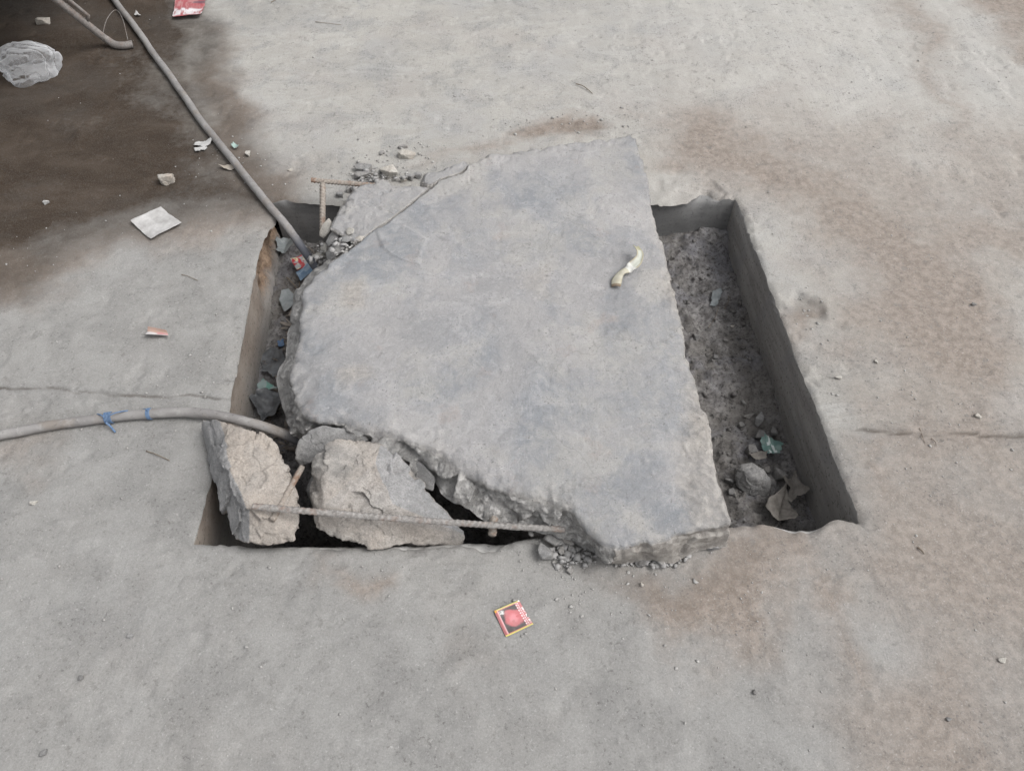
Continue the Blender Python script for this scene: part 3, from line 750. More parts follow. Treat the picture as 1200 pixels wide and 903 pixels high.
V, f, d, w, top = slab_solid(slab_pairs, 1100, 110, 28, 100, chip=.0045, side_amp=.022, jag=.006, worn=.012, flare=(.014, 34, 50), calm=lambda p: np.maximum(sstep(.74, .71, p[:, 1]) * sstep(.17, .21, p[:, 0]), .75 * sstep(-.36, -.44, p[:, 0]) * sstep(1.05, 1.15, p[:, 1]) + 1.15 * sstep(.34, .39, p[:, 0])), soft=lambda V: np.maximum(crack_near(V), np.maximum(.75 * sstep(.82, .74, V[:, 1]) * sstep(.14, .22, V[:, 0]), .5 * sstep(.30, .36, V[:, 0]))))
# worn relief on the right border and the scalloped spall on the left
vx, vy = V[:, 0], V[:, 1]
def spatch(pts, soft, k=1.0, wob=.04, fr=7, s=5): return k * patch(vx, vy, pts, soft, wob, fr, s, ZT)
rb = spatch([(770, 220), (800, 225), (870, 500), (890, 620), (800, 628), (790, 560), (800, 480), (770, 330)], .04)
V[:, 2] += np.where(top, rb * ((fbm2(vx, vy, 24, 4, 201) - .5) * .010 - sstep(.52, .62, fbm2(vx, vy, 16, 4, 202)) * .004), 0)
sp = sdist(vx, vy, poly_world([(440, 268), (470, 262), (500, 280), (490, 310), (476, 307), (460, 300), (448, 290)], ZT))
V[:, 2] += np.where(top, .004 * sstep(-.003, .003, sp) * np.exp(-np.maximum(sp, 0) / .03), 0)
V[:, 2] -= np.where(top, .010 * spatch([(392, 487), (430, 500), (470, 512), (455, 522), (420, 515), (390, 497)], .010, 1, .01) * (.4 + fbm2(vx, vy, 30, 3, 204)), 0)
V[:, 2] += np.where(top, .014 * (spatch([(340, 420), (362, 430), (372, 470), (350, 480), (330, 450)], .03) * (fbm2(vx, vy, 16, 4, 205) - .62)), 0)
dustm = np.maximum(rb * .7, .3 * np.exp(-d / .05) * top)
dustm = np.maximum(dustm, spatch([(400, 430), (425, 420), (440, 440), (410, 455)], .025, .6))
dustm = np.maximum(dustm, spatch([(395, 335), (425, 330), (430, 360), (400, 362)], .025, .7))
dustm = np.maximum(dustm, spatch([(610, 320), (650, 315), (650, 345), (615, 345)], .03, .5))
dustm *= 1 - crack_near(V)
near_face = (~top) & (vy < .72) & (vx > .19)
dustm = np.where(near_face, .95, dustm)
blue = np.zeros(len(V))
for pts, k in [([(410, 240), (500, 235), (520, 270), (480, 330), (440, 340), (410, 300)], .5), ([(570, 200), (680, 190), (690, 225), (600, 235)], .4), ([(495, 380), (570, 350), (600, 420), (540, 470), (500, 440)], .4),
               ([(580, 470), (660, 430), (720, 520), (650, 580), (590, 540)], .45), ([(670, 530), (760, 520), (780, 600), (700, 610)], .4), ([(480, 430), (560, 420), (560, 500), (500, 500)], .3)]:
    blue = np.maximum(blue, spatch(pts, .06, k))
fracm = np.where(top, sstep(.008, .0, d) * .45 * (1 - crack_near(V)), np.where(near_face, .15, .95))
slab = mesh_obj('broken_slab', V, f, M['slab'], base=(V[:, 0].mean(), V[:, 1].mean(), 0), mask=np.c_[np.clip(dustm, 0, 1), fracm, blue])
tag(slab, 'big broken grey concrete slab lying across the open pit', 'concrete slab')

# the reinforcing bars that stick out of it are its parts
def bar(name, a, b, parent, mat='rebar', r=.0062, n=None, ribs=(.0095, .0017), label=None, bend=0.0):
    L = np.linalg.norm(b - a); n = n or max(12, int(L / .0017))
    v, f = tube(line(a, b, n, bend), r, 16, ribs, .0005, 3)
    o = mesh_obj(name, v, f, M[mat], parent=parent)
    if label: o['label'] = label
    return o
bar('rebar', at(296, 593, .115), at(662, 620, .045), slab, label='long ribbed steel bar reaching over the broken chunks', r=.0056, bend=-.006, ribs=(.011, .0012))
bar('rebar', at(577, 627, .03), at(577, 627, .03) + np.array([.01, .16, .01]), slab, 'rust', label='short bar stub poking out of the dark gap')

# ================================================================ loose broken pieces
def plate(name, pts, zt, zb, label, cat='rubble', group=None, seed=0, mat='slab', n=220, inset=0.0, tilt=None, dust=.3, blue=.2):
    T = px([(a, b, zt) for a, b in pts])
    if tilt is not None:
        c = T.mean(0); T[:, 2] += (T[:, :2] - c[:2]) @ np.array(tilt)
    B = T.copy(); c = T.mean(0); B[:, :2] = c[:2] + (B[:, :2] - c[:2]) * (1 - inset); B[:, 2] = zb
    v, f, d, w, top = slab_solid(list(zip(T, B)), n, 34, 10, seed, chip=.006, top_amp=.0032, side_amp=.014, jag=.0025, jagf=45, soft=crack_near)
    mk = np.c_[np.full(len(v), dust), np.where(top, sstep(.010, 0, d), .95), np.full(len(v), blue)]
    return tag(mesh_obj(name, v, f, M[mat], mask=mk), label, cat, group)
frag = plate('slab_fragment', [(386, 266), (391, 252), (399, 238), (413, 220), (434, 211), (449, 208), (461, 214), (480, 216.5), (495, 217), (503.5, 220), (481, 238.3), (461, 254.3), (439, 268.4), (426, 278), (414, 283), (405, 276)], .0995, .005,
      'cracked-off grey slab corner with rippled top beside the long crack', 'slab fragment', seed=210, n=320)
bar('rebar', at(365, 211, .075), at(445, 218, .06), frag, 'rust', r=.0062, label='level rusty bar end above the pit corner')
bar('rebar', at(378, 215, .085), at(378, 272, .02), frag, 'rust', r=.006, label='upright bar end hanging into the pit corner')
plate('slab_fragment', [(494, 214), (495, 205), (499, 201), (511, 200), (521, 195), (534, 189), (545, 185), (550, 189), (545.5, 197), (534.5, 205), (515.5, 211), (506, 219), (500, 219)], .098, .004,
      'small wedge of slab at the top end of the long crack', 'slab fragment', seed=220, tilt=(.0, -.12))

MK = {}
def hull_rock(name, pts, label, cat, mat='rock', sub=6, amp=.05, seed=1, p=26, grey=None, dust=.5, group=None, fracture=.5):
    P = px(pts) if len(pts[0]) == 3 and not isinstance(pts, np.ndarray) else np.asarray(pts)
    v, f, d, dom = rock_from_points(P, sub, p, amp, seed, fracture)
    g = np.zeros(len(v))
    if grey is not None:
        gd = np.array(grey, float); gd /= np.linalg.norm(gd); g = sstep(.72, .9, dom @ gd)
        # the old cast face stays flatter than the break
    du = np.clip(dust + (fbm3(v, 12, 3, seed + 50) - .5) * 1.2, 0, 1)
    o = mesh_obj(name, v, f, M[mat], mask=np.c_[du, g, g * 0])
    return tag(o, label, cat, group)

hull_rock('concrete_chunk', [(236, 491, .045), (258, 493, .085), (284, 503, .10), (305, 510, .098), (321, 518, .085), (330, 538, .065), (344, 557, .055), (350, 578, .06), (353, 612, .065), (344, 632, .055), (312, 643, .045), (292, 636, .05),
    (276, 560, .098), (292, 600, .095), (236, 508, .01), (249, 548, .0), (258, 583, .0), (270, 624, .015), (300, 560, -.11), (318, 590, -.11), (300, 530, -.09), (335, 610, -.06)],
    'tan broken concrete chunk leaning on the left corner of the pit', 'concrete chunk', 'rock', 7, .075, 5, 70, grey=(-.85, -.25, .5), dust=.7, fracture=.9)
hull_rock('concrete_chunk', [(369, 534, .09), (393, 519, .095), (408, 516, .095), (446, 518, .085), (457, 528, .075), (467, 550, .055), (483, 570, .045), (520, 597, .025), (548, 627, .0), (545, 637, -.02), (480, 640, .0), (407, 637, .02), (368, 620, .03), (366, 606, .045),
    (376, 592, .085), (460, 590, .062), (440, 540, .095), (385, 540, .105), (430, 600, -.16), (480, 610, -.14), (400, 580, -.14), (500, 620, -.12)],
    'rough concrete chunk with grey sloping side under the long steel bar', 'concrete chunk', 'rock', 7, .07, 31, 70, grey=(.75, -.25, .6), dust=.5, fracture=.9)
hull_rock('concrete_chunk', [(345, 537, .03), (349, 517, .055), (362, 505, .075), (378, 498, .085), (429, 507, .08), (432, 516, .065), (402, 520, .055), (385, 528, .05), (366, 541, .035), (352, 546, .015), (360, 535, -.05), (400, 520, -.04)],
    'flat grey concrete piece between the two big chunks and slab', 'concrete chunk', 'rock_grey', 6, .045, 12, 80, dust=.1, fracture=.7)
hull_rock('concrete_chunk', [(358, 572, .0), (366, 556, .01), (378, 555, .02), (382, 590, .01), (370, 592, .0), (362, 585, -.01), (372, 570, -.1)],
    'sliver of concrete tucked against the left of the middle chunk', 'concrete chunk', 'rock_grey', 5, .05, 15, 26, dust=.2)
hull_rock('concrete_chunk', [(479, 544, .05), (487, 539, .06), (496, 543, .062), (511, 560, .05), (508, 576, .03), (494, 571, .03), (479, 562, .03), (495, 560, -.06)],
    'small smooth grey wedge in the dark gap below slab', 'concrete chunk', 'rock_grey', 5, .03, 17, 30, dust=.0, fracture=.3)
# the bar that lies across the tan chunk
v, f = tube(line(at(354, 547, .055), at(319, 609, .088), 60), .0058, 12, (.0085, .0008), .0006, 4)
tag(mesh_obj('loose_rebar', v, f, M['rust']), 'short dusty bar slanting across the tan chunk under the long bar', 'steel bar')

# fragments crumbling at the left end of the crack
for k, (pts, lab, mt, du) in enumerate([
    ([(374, 272, .05), (377, 264, .06), (385, 255, .075), (389, 259, .075), (387, 271, .06), (380, 280, .045), (374, 277, .045), (381, 268, .01)], 'upright pale shard at the foot of the hanging bar', 'rock_pale', .1),
    ([(381, 297, .06), (386, 290, .075), (393, 284.5, .085), (407, 285, .09), (404, 292, .085), (396, 299, .08), (388, 306, .07), (383, 306, .06), (392, 294, .02)], 'flat pointed shard at the left end of the crack', 'rock_grey', .2),
    ([(381, 284, .06), (386, 275, .07), (391, 269, .08), (399, 274, .085), (396, 281, .08), (391, 283, .075), (384, 290, .06), (390, 280, .02)], 'grey shard between the pale upright shard and slab corner', 'rock_grey', .1),
    ([(404, 271, .095), (409, 266, .105), (416, 268, .108), (414, 274, .1), (407, 276, .095), (410, 271, .085)], 'pale chip lying on the cracked slab corner', 'rock_pale', .2),
    ([(415, 279, .095), (421, 276, .104), (428, 277, .1), (424, 283, .095), (417, 284, .092), (421, 280, .085)], 'small pale chip in the crack near its left end', 'rock_pale', .2),
    ([(398, 278, .09), (405, 276, .098), (413, 279, .096), (409, 284, .092), (400, 284, .09), (405, 280, .08)], 'low grey chip in the crumble beside the flat pointed shard', 'rock_grey', .2),
    ([(364, 300, -.01), (372, 296, .0), (383, 296, .005), (383, 301, .0), (370, 304, -.01), (374, 300, -.03)], 'thin pale splinter jutting beside the conduit end', 'rock_pale', .1),
    ([(375, 290, .01), (380, 284, .025), (384, 287, .03), (383, 296, .02), (377, 299, .01), (380, 292, -.03)], 'dusty pale lump below the upright shard', 'rock_pale', .2),
]):
    hull_rock('concrete_shard', pts, lab, 'rubble', mt, 4, .04, 60 + k, 28, dust=du, group='shards at the left end of the crack', fracture=.3)

# lumps lying on the far rim and elsewhere: (px, py, half size x, half size y (m), height, yaw, mat, label)
def lump(name, p, sx_, sy_, h, yaw, mat, label, cat='stone', seed=0, sub=4, group=None, amp=.05, dust=.3, sink=.25):
    r = np.random.RandomState(seed); pts = []
    for k in range(10):
        a = (k + r.uniform(0, .8)) * 2.4; zz = (-1, 1)[k % 2] * r.uniform(.35, 1); q = r.uniform(.7, 1)
        pts.append((math.cos(a) * q * sx_, math.sin(a) * q * sy_, zz * h * .5))
    pts = np.array(pts); c, s = math.cos(yaw), math.sin(yaw)
    pts = np.c_[pts[:, 0] * c - pts[:, 1] * s, pts[:, 0] * s + pts[:, 1] * c, pts[:, 2]]
    pts[:, 2] -= pts[:, 2].min(); pts += p - np.array([0, 0, h * sink * .5])
    v, f, d, dom = rock_from_points(pts, sub, 60, amp, seed, .5)
    mk = np.c_[np.clip(dust + (fbm3(v, 30, 2, seed) - .5), 0, 1), np.zeros(len(v)), np.zeros(len(v))]
    return tag(mesh_obj(name, v, f, M[mat], mask=mk), label, cat, group)
G1 = 'rubble on the pavement along the far rim'
for k, (a, b, w_, d_, h_, yw, mt, lab) in enumerate([
    (427, 200, .036, .020, .030, .05, 'rock_grey', 'flat grey lump, upper of the two stacked above the rusty bar'),
    (427, 208, .034, .018, .026, .1, 'rock_grey', 'flat grey lump, lower of the two stacked above the rusty bar'),
    (457, 204, .040, .028, .034, -.3, 'rock_pale', 'pale pinkish lump at the far edge of the slab corner'),
    (478, 183, .036, .024, .030, .15, 'rock_pale', 'largest loose pale stone on the pavement beyond the slab'),
    (472, 173, .018, .010, .014, .2, 'rock_grey', 'thin chip touching the back of the largest pale stone'),
    (448, 180, .014, .010, .012, .9, 'rock_grey', 'small dark grey chip left of the largest pale stone'),
    (482, 209, .016, .014, .02, .4, 'rock_grey', 'grey crumb between the pinkish lump and slab wedge'),
    (490, 207, .014, .016, .022, 1.4, 'rock_grey', 'upright grey crumb touching the slab wedge'),
    (473, 212, .012, .010, .016, .4, 'rock_pale', 'tiny pale crumb behind the slab corner'),
    (412, 222, .020, .016, .02, .7, 'rock_grey', 'dark crumb under the level rusty bar on the rim'),
    (400, 228, .018, .014, .018, .2, 'rock_grey', 'dark crumb on the very edge of the far rim'),
]):
    lump('rubble_stone', on(a, b), w_, d_, h_, yw, mt, lab, 'rubble', 300 + k, 5, G1)
G2 = 'rubble under the near corner of the slab'
for k, (a, b, w_, d_, h_, yw, mt, lab) in enumerate([
    (638, 650, .018, .028, .034, .3, 'rock_grey', 'largest angular grey stone at the rim below the long bar'),
    (650, 636, .028, .016, .026, -.5, 'rock_grey', 'slanting grey stone between the long bar and the rim'),
    (658, 647, .011, .011, .018, .1, 'rock_grey', 'rounded grey pebble right of the largest angular stone'),
    (668, 670, .009, .010, .014, .1, 'rock_grey', 'lone pale pebble in front of the rubble under slab'),
    (669, 646, .009, .009, .014, .8, 'rock_grey', 'small dark pebble in the middle of the rubble under slab'),
    (677, 645, .010, .009, .014, .3, 'rock_grey', 'tan pebble at the right of the rubble under slab'),
    (665, 636, .020, .012, .02, -.4, 'rock_grey', 'low grey crumb heaped against the slab underside'),
    (684, 650, .010, .010, .012, .9, 'rock_dark', 'dark crumb wedged below the slab break'),
    (752, 661, .014, .010, .02, .9, 'rock_dark', 'dark lump in shade under the slab front'),
    (773, 661, .012, .010, .02, .2, 'rock_grey', 'grey lump under the lowest tooth of slab front'),
    (836, 641, .022, .012, .024, .2, 'rock_grey', 'dusty lump wedged under the right end of slab front'),
    (752, 686, .006, .006, .008, .2, 'rock_pale', 'pale pebble on the shaded dust before the slab front'),
]):
    lump('rubble_stone', on(a, b), w_, d_, h_, yw, mt, lab, 'rubble', 340 + k, 4, G2)
# loose stones on the pavement
for k, (a, b, w_, d_, h_, yw, mt, lab, mtl) in enumerate([
    (196, 212, .028, .026, .040, .5, 'rock_pale', 'lumpy cream stone on the brown stain above the paper', .5),
    (55, 239, .010, .009, .014, .3, 'white', 'tiny white pebble at the left of the brown stain', 0),
    (52, 27, .038, .020, .030, .2, 'rock_pale', 'pale stone in the dark corner above the plastic bag', .4),
    (291, 182, .011, .011, .016, .2, 'rock_pale', 'round pale pebble just right of the sloping conduit', .3),
    (340, 199, .012, .007, .008, .2, 'rock_pale', 'flat pale chip on the pavement right of the sloping conduit', .3),
    (982, 444, .012, .007, .008, .2, 'rock_pale', 'flat pale chip right of the pit wall', .2),
    (1144, 491, .012, .008, .010, .5, 'rock_pale', 'pale pebble just above the right-hand crack', .2),
    (1141, 357, .008, .007, .009, .1, 'rock_dark', 'dark pebble on the tan dust at right', .1),
    (1026, 425, .007, .006, .008, .4, 'rock_pale', 'small pebble alone on pavement right of the pit', .1),
    (1173, 773, .010, .008, .006, .2, 'rock_pale', 'flat pale chip near the lower right of the pavement', .1),
    (858, 383, .007, .006, .008, .2, 'rock_pale', 'light pebble beside the right wall in the pit', .1),
    (153, 745, .008, .006, .008, .2, 'rock_grey', 'grey pebble on bare pavement at lower left', .1),
    (95, 795, .007, .006, .008, .9, 'rock_dark', 'dark pebble at lower left of pavement', .1),
    (51, 882, .009, .006, .008, .7, 'rock_dark', 'dark crumb at the bottom left corner of pavement', .1),
    (40, 589, .010, .008, .010, .5, 'rock_pale', 'pale pebble below the curving conduit at far left', .1),
    (774, 636, .006, .006, .010, .5, 'rock_grey', 'x', .1),
    (884, 811, .006, .005, .007, .5, 'rock_dark', 'dark pebble on pavement well below the pit', .1),
    (1111, 843, .006, .005, .007, .5, 'rock_grey', 'grey pebble at the lower right of pavement', .1),
]):
    if lab == 'x': continue
    p = on(a, b) if k != 10 else on_soil(a, b)
    lump('pebble', p, w_, d_, h_, yw, mt, lab, 'pebble' if max(w_, d_) < .02 else 'stone', 380 + k, 5 if k in (0, 2) else 4, 'stones lying singly on the pavement', .07 if k in (0, 2) else .05, mtl)

# ================================================================ conduits
def conduit(name, pts, label, r=.0112, n=220, deep=None):
    pth = catmull(px(pts), n); pth[:, 2] -= .003; pth += (np.c_[fbm2(pth[:, 0], pth[:, 1], 5, 2, 3), fbm2(pth[:, 0], pth[:, 1], 5, 2, 4), pth[:, 2] * 0 + .5] - .5) * .008
    v, f = tube(pth, r, 20, None, .0012, 8)
    mk = np.zeros((len(v), 3))
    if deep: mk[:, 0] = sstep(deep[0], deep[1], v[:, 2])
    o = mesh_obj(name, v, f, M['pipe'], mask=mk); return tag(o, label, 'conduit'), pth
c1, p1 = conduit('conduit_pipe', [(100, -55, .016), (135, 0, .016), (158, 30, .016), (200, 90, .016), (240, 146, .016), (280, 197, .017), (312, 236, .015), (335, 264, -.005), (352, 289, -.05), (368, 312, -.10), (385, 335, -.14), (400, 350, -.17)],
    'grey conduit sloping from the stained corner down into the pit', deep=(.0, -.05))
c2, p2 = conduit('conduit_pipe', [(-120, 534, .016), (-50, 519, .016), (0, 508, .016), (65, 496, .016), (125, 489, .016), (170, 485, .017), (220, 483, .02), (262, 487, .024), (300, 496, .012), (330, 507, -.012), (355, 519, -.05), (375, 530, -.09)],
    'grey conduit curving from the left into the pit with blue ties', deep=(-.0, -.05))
def tie(pa, width, turns, name='tie'):
    i = int(np.argmin(np.abs(p2[:, 0] - at(pa, 487, .016)[0]))); c = p2[i]; T = p2[i + 1] - p2[i - 1]; T /= np.linalg.norm(T)
    s = np.cross([0, 0, 1], T); s /= np.linalg.norm(s); u = np.cross(T, s)
    a = np.linspace(0, turns * 2 * math.pi, int(turns * 26)); q = np.linspace(-.5, .5, len(a)) * width
    pth = c + np.outer(q, T) + np.outer(np.cos(a) * .0122, s) + np.outer(np.sin(a) * .0122, u)
    pth[:, 2] = np.maximum(pth[:, 2], .002)
    v, f = tube(pth, .0014, 7); return mesh_obj(name, v, f, M['blue_tie'], parent=c2), c
t1, tc = tie(127, .016, 5); t1['label'] = 'blue twine knot with loose ends'
def strand(pts, parent, r=.0018):
    v, f = tube(catmull(px(pts), 30), r, 7); return mesh_obj('loose_end', v, f, M['blue_tie'], parent=parent)
strand([(124, 495, .02), (129, 499, .012), (135, 506, .006)], t1, .0024)
strand([(122, 489, .032), (118, 486, .03), (114, 485, .018)], t1, .0016)
strand([(128, 487, .034), (134, 484, .036), (142, 482, .03), (150, 481, .022)], t1, .0014)
t2, _ = tie(173, .009, 3); t2['label'] = 'narrow blue twine band'
strand([(173, 481, .03), (170, 479, .022), (167, 480, .012)], t2, .0014)

# ================================================================ litter
def sheet(name, corners, label, cat, ink=None, mat='print', res=44, z=0.001, crumple=.003, fr=30, seed=0, lift=0.0, place='ground', group=None, thick=.0004, notch=0.0):
    """thin printed or plain sheet laid on the ground between four photo corners (u along first edge)"""
    pl = on if place == 'ground' else on_soil if place == 'soil' else None
    Q = [pl(a, b) if pl else at(a, b, place) for a, b in corners]
    u, v_ = np.meshgrid(np.linspace(0, 1, res), np.linspace(0, 1, res)); u, v_ = u.ravel(), v_.ravel()
    ue, ve = u, v_
    P = (Q[0] * ((1 - ue) * (1 - ve))[:, None] + Q[1] * (ue * (1 - ve))[:, None] + Q[2] * (ue * ve)[:, None] + Q[3] * ((1 - ue) * ve)[:, None])
    wv = (fbm3(np.c_[P[:, :2], P[:, 2] * 0], fr, 3, seed)); rg = np.abs(2 * fbm3(np.c_[P[:, :2], P[:, 2] * 0], fr * .7, 2, seed + 5) - 1)
    P[:, 2] += z + crumple * (wv * .8 + rg * .9) + lift * (np.abs(v_ - .5) * 2) ** 3
    if notch:
        ed = np.minimum(np.minimum(u, 1 - u), np.minimum(v_, 1 - v_)); c = P.mean(0)
        P += (c - P) * (notch * np.exp(-ed / .05) * fbm3(np.c_[P[:, :2], P[:, 2] * 0], 60, 3, seed + 8))[:, None]
    o = mesh_obj(name, P, grid_faces(res, res), M[mat], ink=None if ink is None else ink(u, v_, P))
    mo = o.modifiers.new('thickness', 'SOLIDIFY'); mo.thickness = thick; mo.offset = 1
    return tag(o, label, cat, group)
def lay(base, *layers):
    out = np.tile(np.array(base, float), (len(layers[0][0]), 1))
    for m, c in layers:
        m = np.clip(np.asarray(m, float), 0, 1)[:, None]; out = out * (1 - m) + np.array(c) * m
    return out
def box(u, v, u0, u1, v0, v1, s=.015): return sstep(u0 - s, u0 + s, u) * (1 - sstep(u1 - s, u1 + s, u)) * sstep(v0 - s, v0 + s, v) * (1 - sstep(v1 - s, v1 + s, v))
def sachet_ink(u, v, P):
    n = fbm2(u, v, 5, 4, 2)
    r = np.sqrt(((u - .52) / .36) ** 2 + ((v - .5) / .36) ** 2) + (n - .5) * .5
    return lay((.55, .19, .20), (box(u, v, .12, .80, .07, .93), (.10, .085, .085)), (1 - sstep(.75, 1.05, r), (.55, .17, .18)), ((1 - sstep(.3, .7, r)) * sstep(.4, .6, n), (.68, .27, .29)),
        (box(u, v, .10, .13, .06, .94, .01), (.75, .5, .5)), (box(u, v, .02, .06, .06, .94), (.28, .10, .10)),
        (box(u, v, .15, .30, .10, .24, .03) * sstep(.35, .5, fbm2(u, v, 26, 2, 4)), (.75, .75, .72)),
        (box(u, v, .80, .84, .05, .95, .008) * (np.sin(v * 60) > -.3), (.85, .75, .75)), (box(u, v, .87, .90, .05, .95, .008) * (np.sin(v * 90) > -.1), (.82, .80, .80)), (box(u, v, .94, .99, .25, .9, .01) * (fbm2(u, v, 34, 2, 7) > .42), (.85, .85, .83)),
        (box(u, v, -.1, 1.1, -.1, .045, .006), (.55, .50, .17)), (box(u, v, -.1, 1.1, .955, 1.1, .006), (.66, .58, .16)), (box(u, v, -.1, .08, -.1, .09, .01), (.60, .30, .03)), (box(u, v, .94, 1.1, -.1, .05, .01), (.85, .85, .75)))
sheet('sachet', [(579, 717), (608, 704), (625, 732), (593, 747)], 'small square red sachet with yellow edges on the pavement before the slab', 'sachet', sachet_ink, 'print', 72, .001, .0018, 22, 3, .002)
def packet_ink(u, v, P):
    n = fbm2(u * 3, v, 4, 4, 12)
    return lay((.36, .075, .085), (sstep(.45, .6, n), (.45, .20, .20)), (box(u, v, -.1, 1.1, .66, .95, .04) * sstep(.3, .5, fbm2(u * 2, v, 6, 3, 9)), (.68, .64, .65)), (box(u, v, -.1, .5, .97, 1.1, .02), (.42, .06, .08)), (box(u, v, .6, 1.1, .3, .42, .03), (.16, .07, .09)), (box(u, v, -.1, 1.1, -.1, .06, .03), (.50, .3, .33)))
sheet('wrapper', [(208, -2), (245, -3), (238, 23), (202, 25)], 'crumpled red and white wrapper at the edge of the brown stain', 'wrapper', packet_ink, 'print', 50, .003, .014, 13, 8, .006, notch=.1)
sheet('paper_sheet', [(153, 262), (190, 244), (216, 264), (178, 284)], 'creased dirty white paper lying on the brown stain', 'paper', None, 'paper', 40, .001, .009, 11, 21, .004, notch=.08)
LATER = [
 ('torn_scrap', [(227, 170), (232, 167), (238, 168), (249, 167), (246, 171), (240, 174), (233, 173), (228, 174)], 'torn white scrap left of the sloping conduit, upper piece', 'white', None),
 ('torn_scrap', [(228, 176), (236, 175), (243, 174), (241, 178), (236, 177), (234, 180), (230, 179)], 'torn white scrap left of the sloping conduit, lower piece', 'white', None),
 ('torn_scrap', [(272, 173), (276, 171), (281, 174), (280, 177), (275, 176)], 'pale green scrap just right of the sloping conduit', 'print_dull', (.28, .38, .35)),
 ('torn_scrap', [(259, 197), (266, 194), (276, 193), (278, 198), (270, 200), (262, 200)], 'brownish torn scrap tucked against the left of the sloping conduit', 'print_dull', (.36, .32, .27)),
 ('torn_scrap', [(158, 19), (161, 17), (165, 19), (162, 21)], 'tiny pale scrap beside the conduit near the top edge', 'white', None)]
def wrap2(u, v, P): return lay((.52, .50, .49), (box(u, v, -.1, 1.1, -.1, .42, .05), (.40, .27, .22)), (box(u, v, .5, 1.1, .3, .6, .05), (.50, .25, .25)), (box(u, v, -.1, .8, .78, 1.1, .05), (.10, .10, .10)))
sheet('wrapper', [(175, 387), (197, 390), (199, 396), (169, 397)], 'folded brown and white wrapper left of the pit', 'wrapper', wrap2, 'print_dull', 26, .002, .008, 26, 41, .008, notch=.1)
# plastic bag
d_, f_ = ico(6)
bp = on(39, 86); r_ = 1 + (fbm3(d_, 1.3, 2, 5) - .5) * .55 + .07 * facets(d_ + .25 * (fbm3(d_, 2, 2, 3) - .5)[:, None], .8, 8, 1.0)
fold = np.abs(2 * fbm3(d_ * np.array([1, 2.2, 1]), 1.5, 2, 14) - 1); r_ -= .10 * np.exp(-(fold / .10) ** 2)
L_ = np.array([.098, .092, .068]); V = d_ * r_[:, None] * L_; V[:, 2] = np.maximum(V[:, 2], -.028)
V[:, 2] -= V[:, 2].min(); V += bp + np.array([0, 0, .001])
o = mesh_obj('plastic_bag', V, f_, M['bag']); tag(o, 'crumpled clear plastic bag on the dark stain', 'plastic bag')
# peel on the slab: a curled ribbon
def peel():
    pts = catmull([at(*p) for p in [(722, 335, .112), (723.5, 326, .116), (729, 318, .119), (739, 313.5, .117), (747.5, 306, .121), (750, 297, .127), (745, 289, .129)]], 48)
    T = np.gradient(pts, axis=0); T /= np.linalg.norm(T, axis=1)[:, None]
    S = np.cross(T, [0, 0, 1]); S /= np.linalg.norm(S, axis=1)[:, None]
    s = np.linspace(0, 1, 48); wd = .0125 * (1 - .3 * sstep(.8, 1, s)) * (.85 + .15 * np.sin(s * 14))
    tw = np.interp(s, [0, .35, .5, .7, 1], [.25, .15, -.1, -.3, -.5])
    V, ink = [], []
    for k in range(48):
        for j in range(13):
            q = (j / 12 - .5) * 2; a = tw[k]
            N = np.cross(S[k], T[k]); dirv = S[k] * math.cos(a) + N * math.sin(a)
            V.append(pts[k] + dirv * q * wd[k] - N * (.004 * q * q) * (1 if s[k] < .48 else -1))
            m = fbm2(np.array([s[k] * 14]), np.array([q * 2.0]), 1, 3, 6)[0]
            if s[k] < .44: c = np.array([.37, .34, .24]) * (1 - m) + np.array([.56, .54, .45]) * m; c = c * (.55 if abs(q) > .85 else 1)
            elif s[k] < .55: c = np.array([.62, .62, .58])
            else: c = np.array([.47, .48, .42]) * (.8 + .4 * m) if abs(q) < .75 else np.array([.40, .36, .26])
            if s[k] > .9: c = np.array([.36, .34, .23])
            if s[k] < .05: c = np.array([.2, .15, .1])
            ink.append(c)
    V = np.array(V); V[:, 2] -= min(0, V[:, 2].min() - ZT - .002)
    o = mesh_obj('fruit_peel', V, grid_faces(13, 48), M['print_dull'], ink=np.array(ink))
    mo = o.modifiers.new('thickness', 'SOLIDIFY'); mo.thickness = .0016; mo.offset = 0
    tag(o, 'twisted strip of dried pale peel lying on the slab', 'peel')
peel()
# twigs
def twig(pts, label, r=.0016, place=on, name='twig', mat='twig'):
    P_ = np.array([place(a, b, dz) for a, b, dz in pts]); r = r * .72; v, f = tube(catmull(P_, 24), np.linspace(r, r * .6, 24), 7, None, r * .5, 3)
    return tag(mesh_obj(name, v, f, M[mat]), label, 'twig', 'twigs and straws')
twig([(675, 100, .004), (684, 104, .007), (694, 111, .003)], 'short dark twig alone beyond the far edge of slab', .0026)
twig([(370, 27, .002), (386, 29, .004), (400, 30, .002)], 'thin straw on pale pavement near the top edge', .0014)
twig([(172, 529, .002), (184, 534, .006), (199, 540, .002)], 'thin brown twig below the curving conduit', .0018)
twig([(213, 322, .002), (222, 325, .004), (232, 329, .002)], 'thin dark straw between the paper and the folded wrapper', .0014)
twig([(318, 3, .002), (322, 1, .003), (327, -3, .002)], 'dark twig at the top edge right of the red wrapper', .0024)
twig([(336, 325, .008), (344, 333, .014), (351, 342, .006)], 'pale twig in the left side of the pit', .0024, on_soil)
twig([(351, 330, .006), (350, 345, .01), (348, 362, .006)], 'straight twig beside the round grey disc in the pit', .002, on_soil)
twig([(830, 384, .004), (838, 372, .008), (842, 360, .004)], 'thin curved straw on the soil right of the slab', .0013, on_soil)
twig([(849, 362, .004), (854, 352, .008), (853, 345, .004)], 'thin hooked straw beside the grey film scrap in the pit', .0013, on_soil)
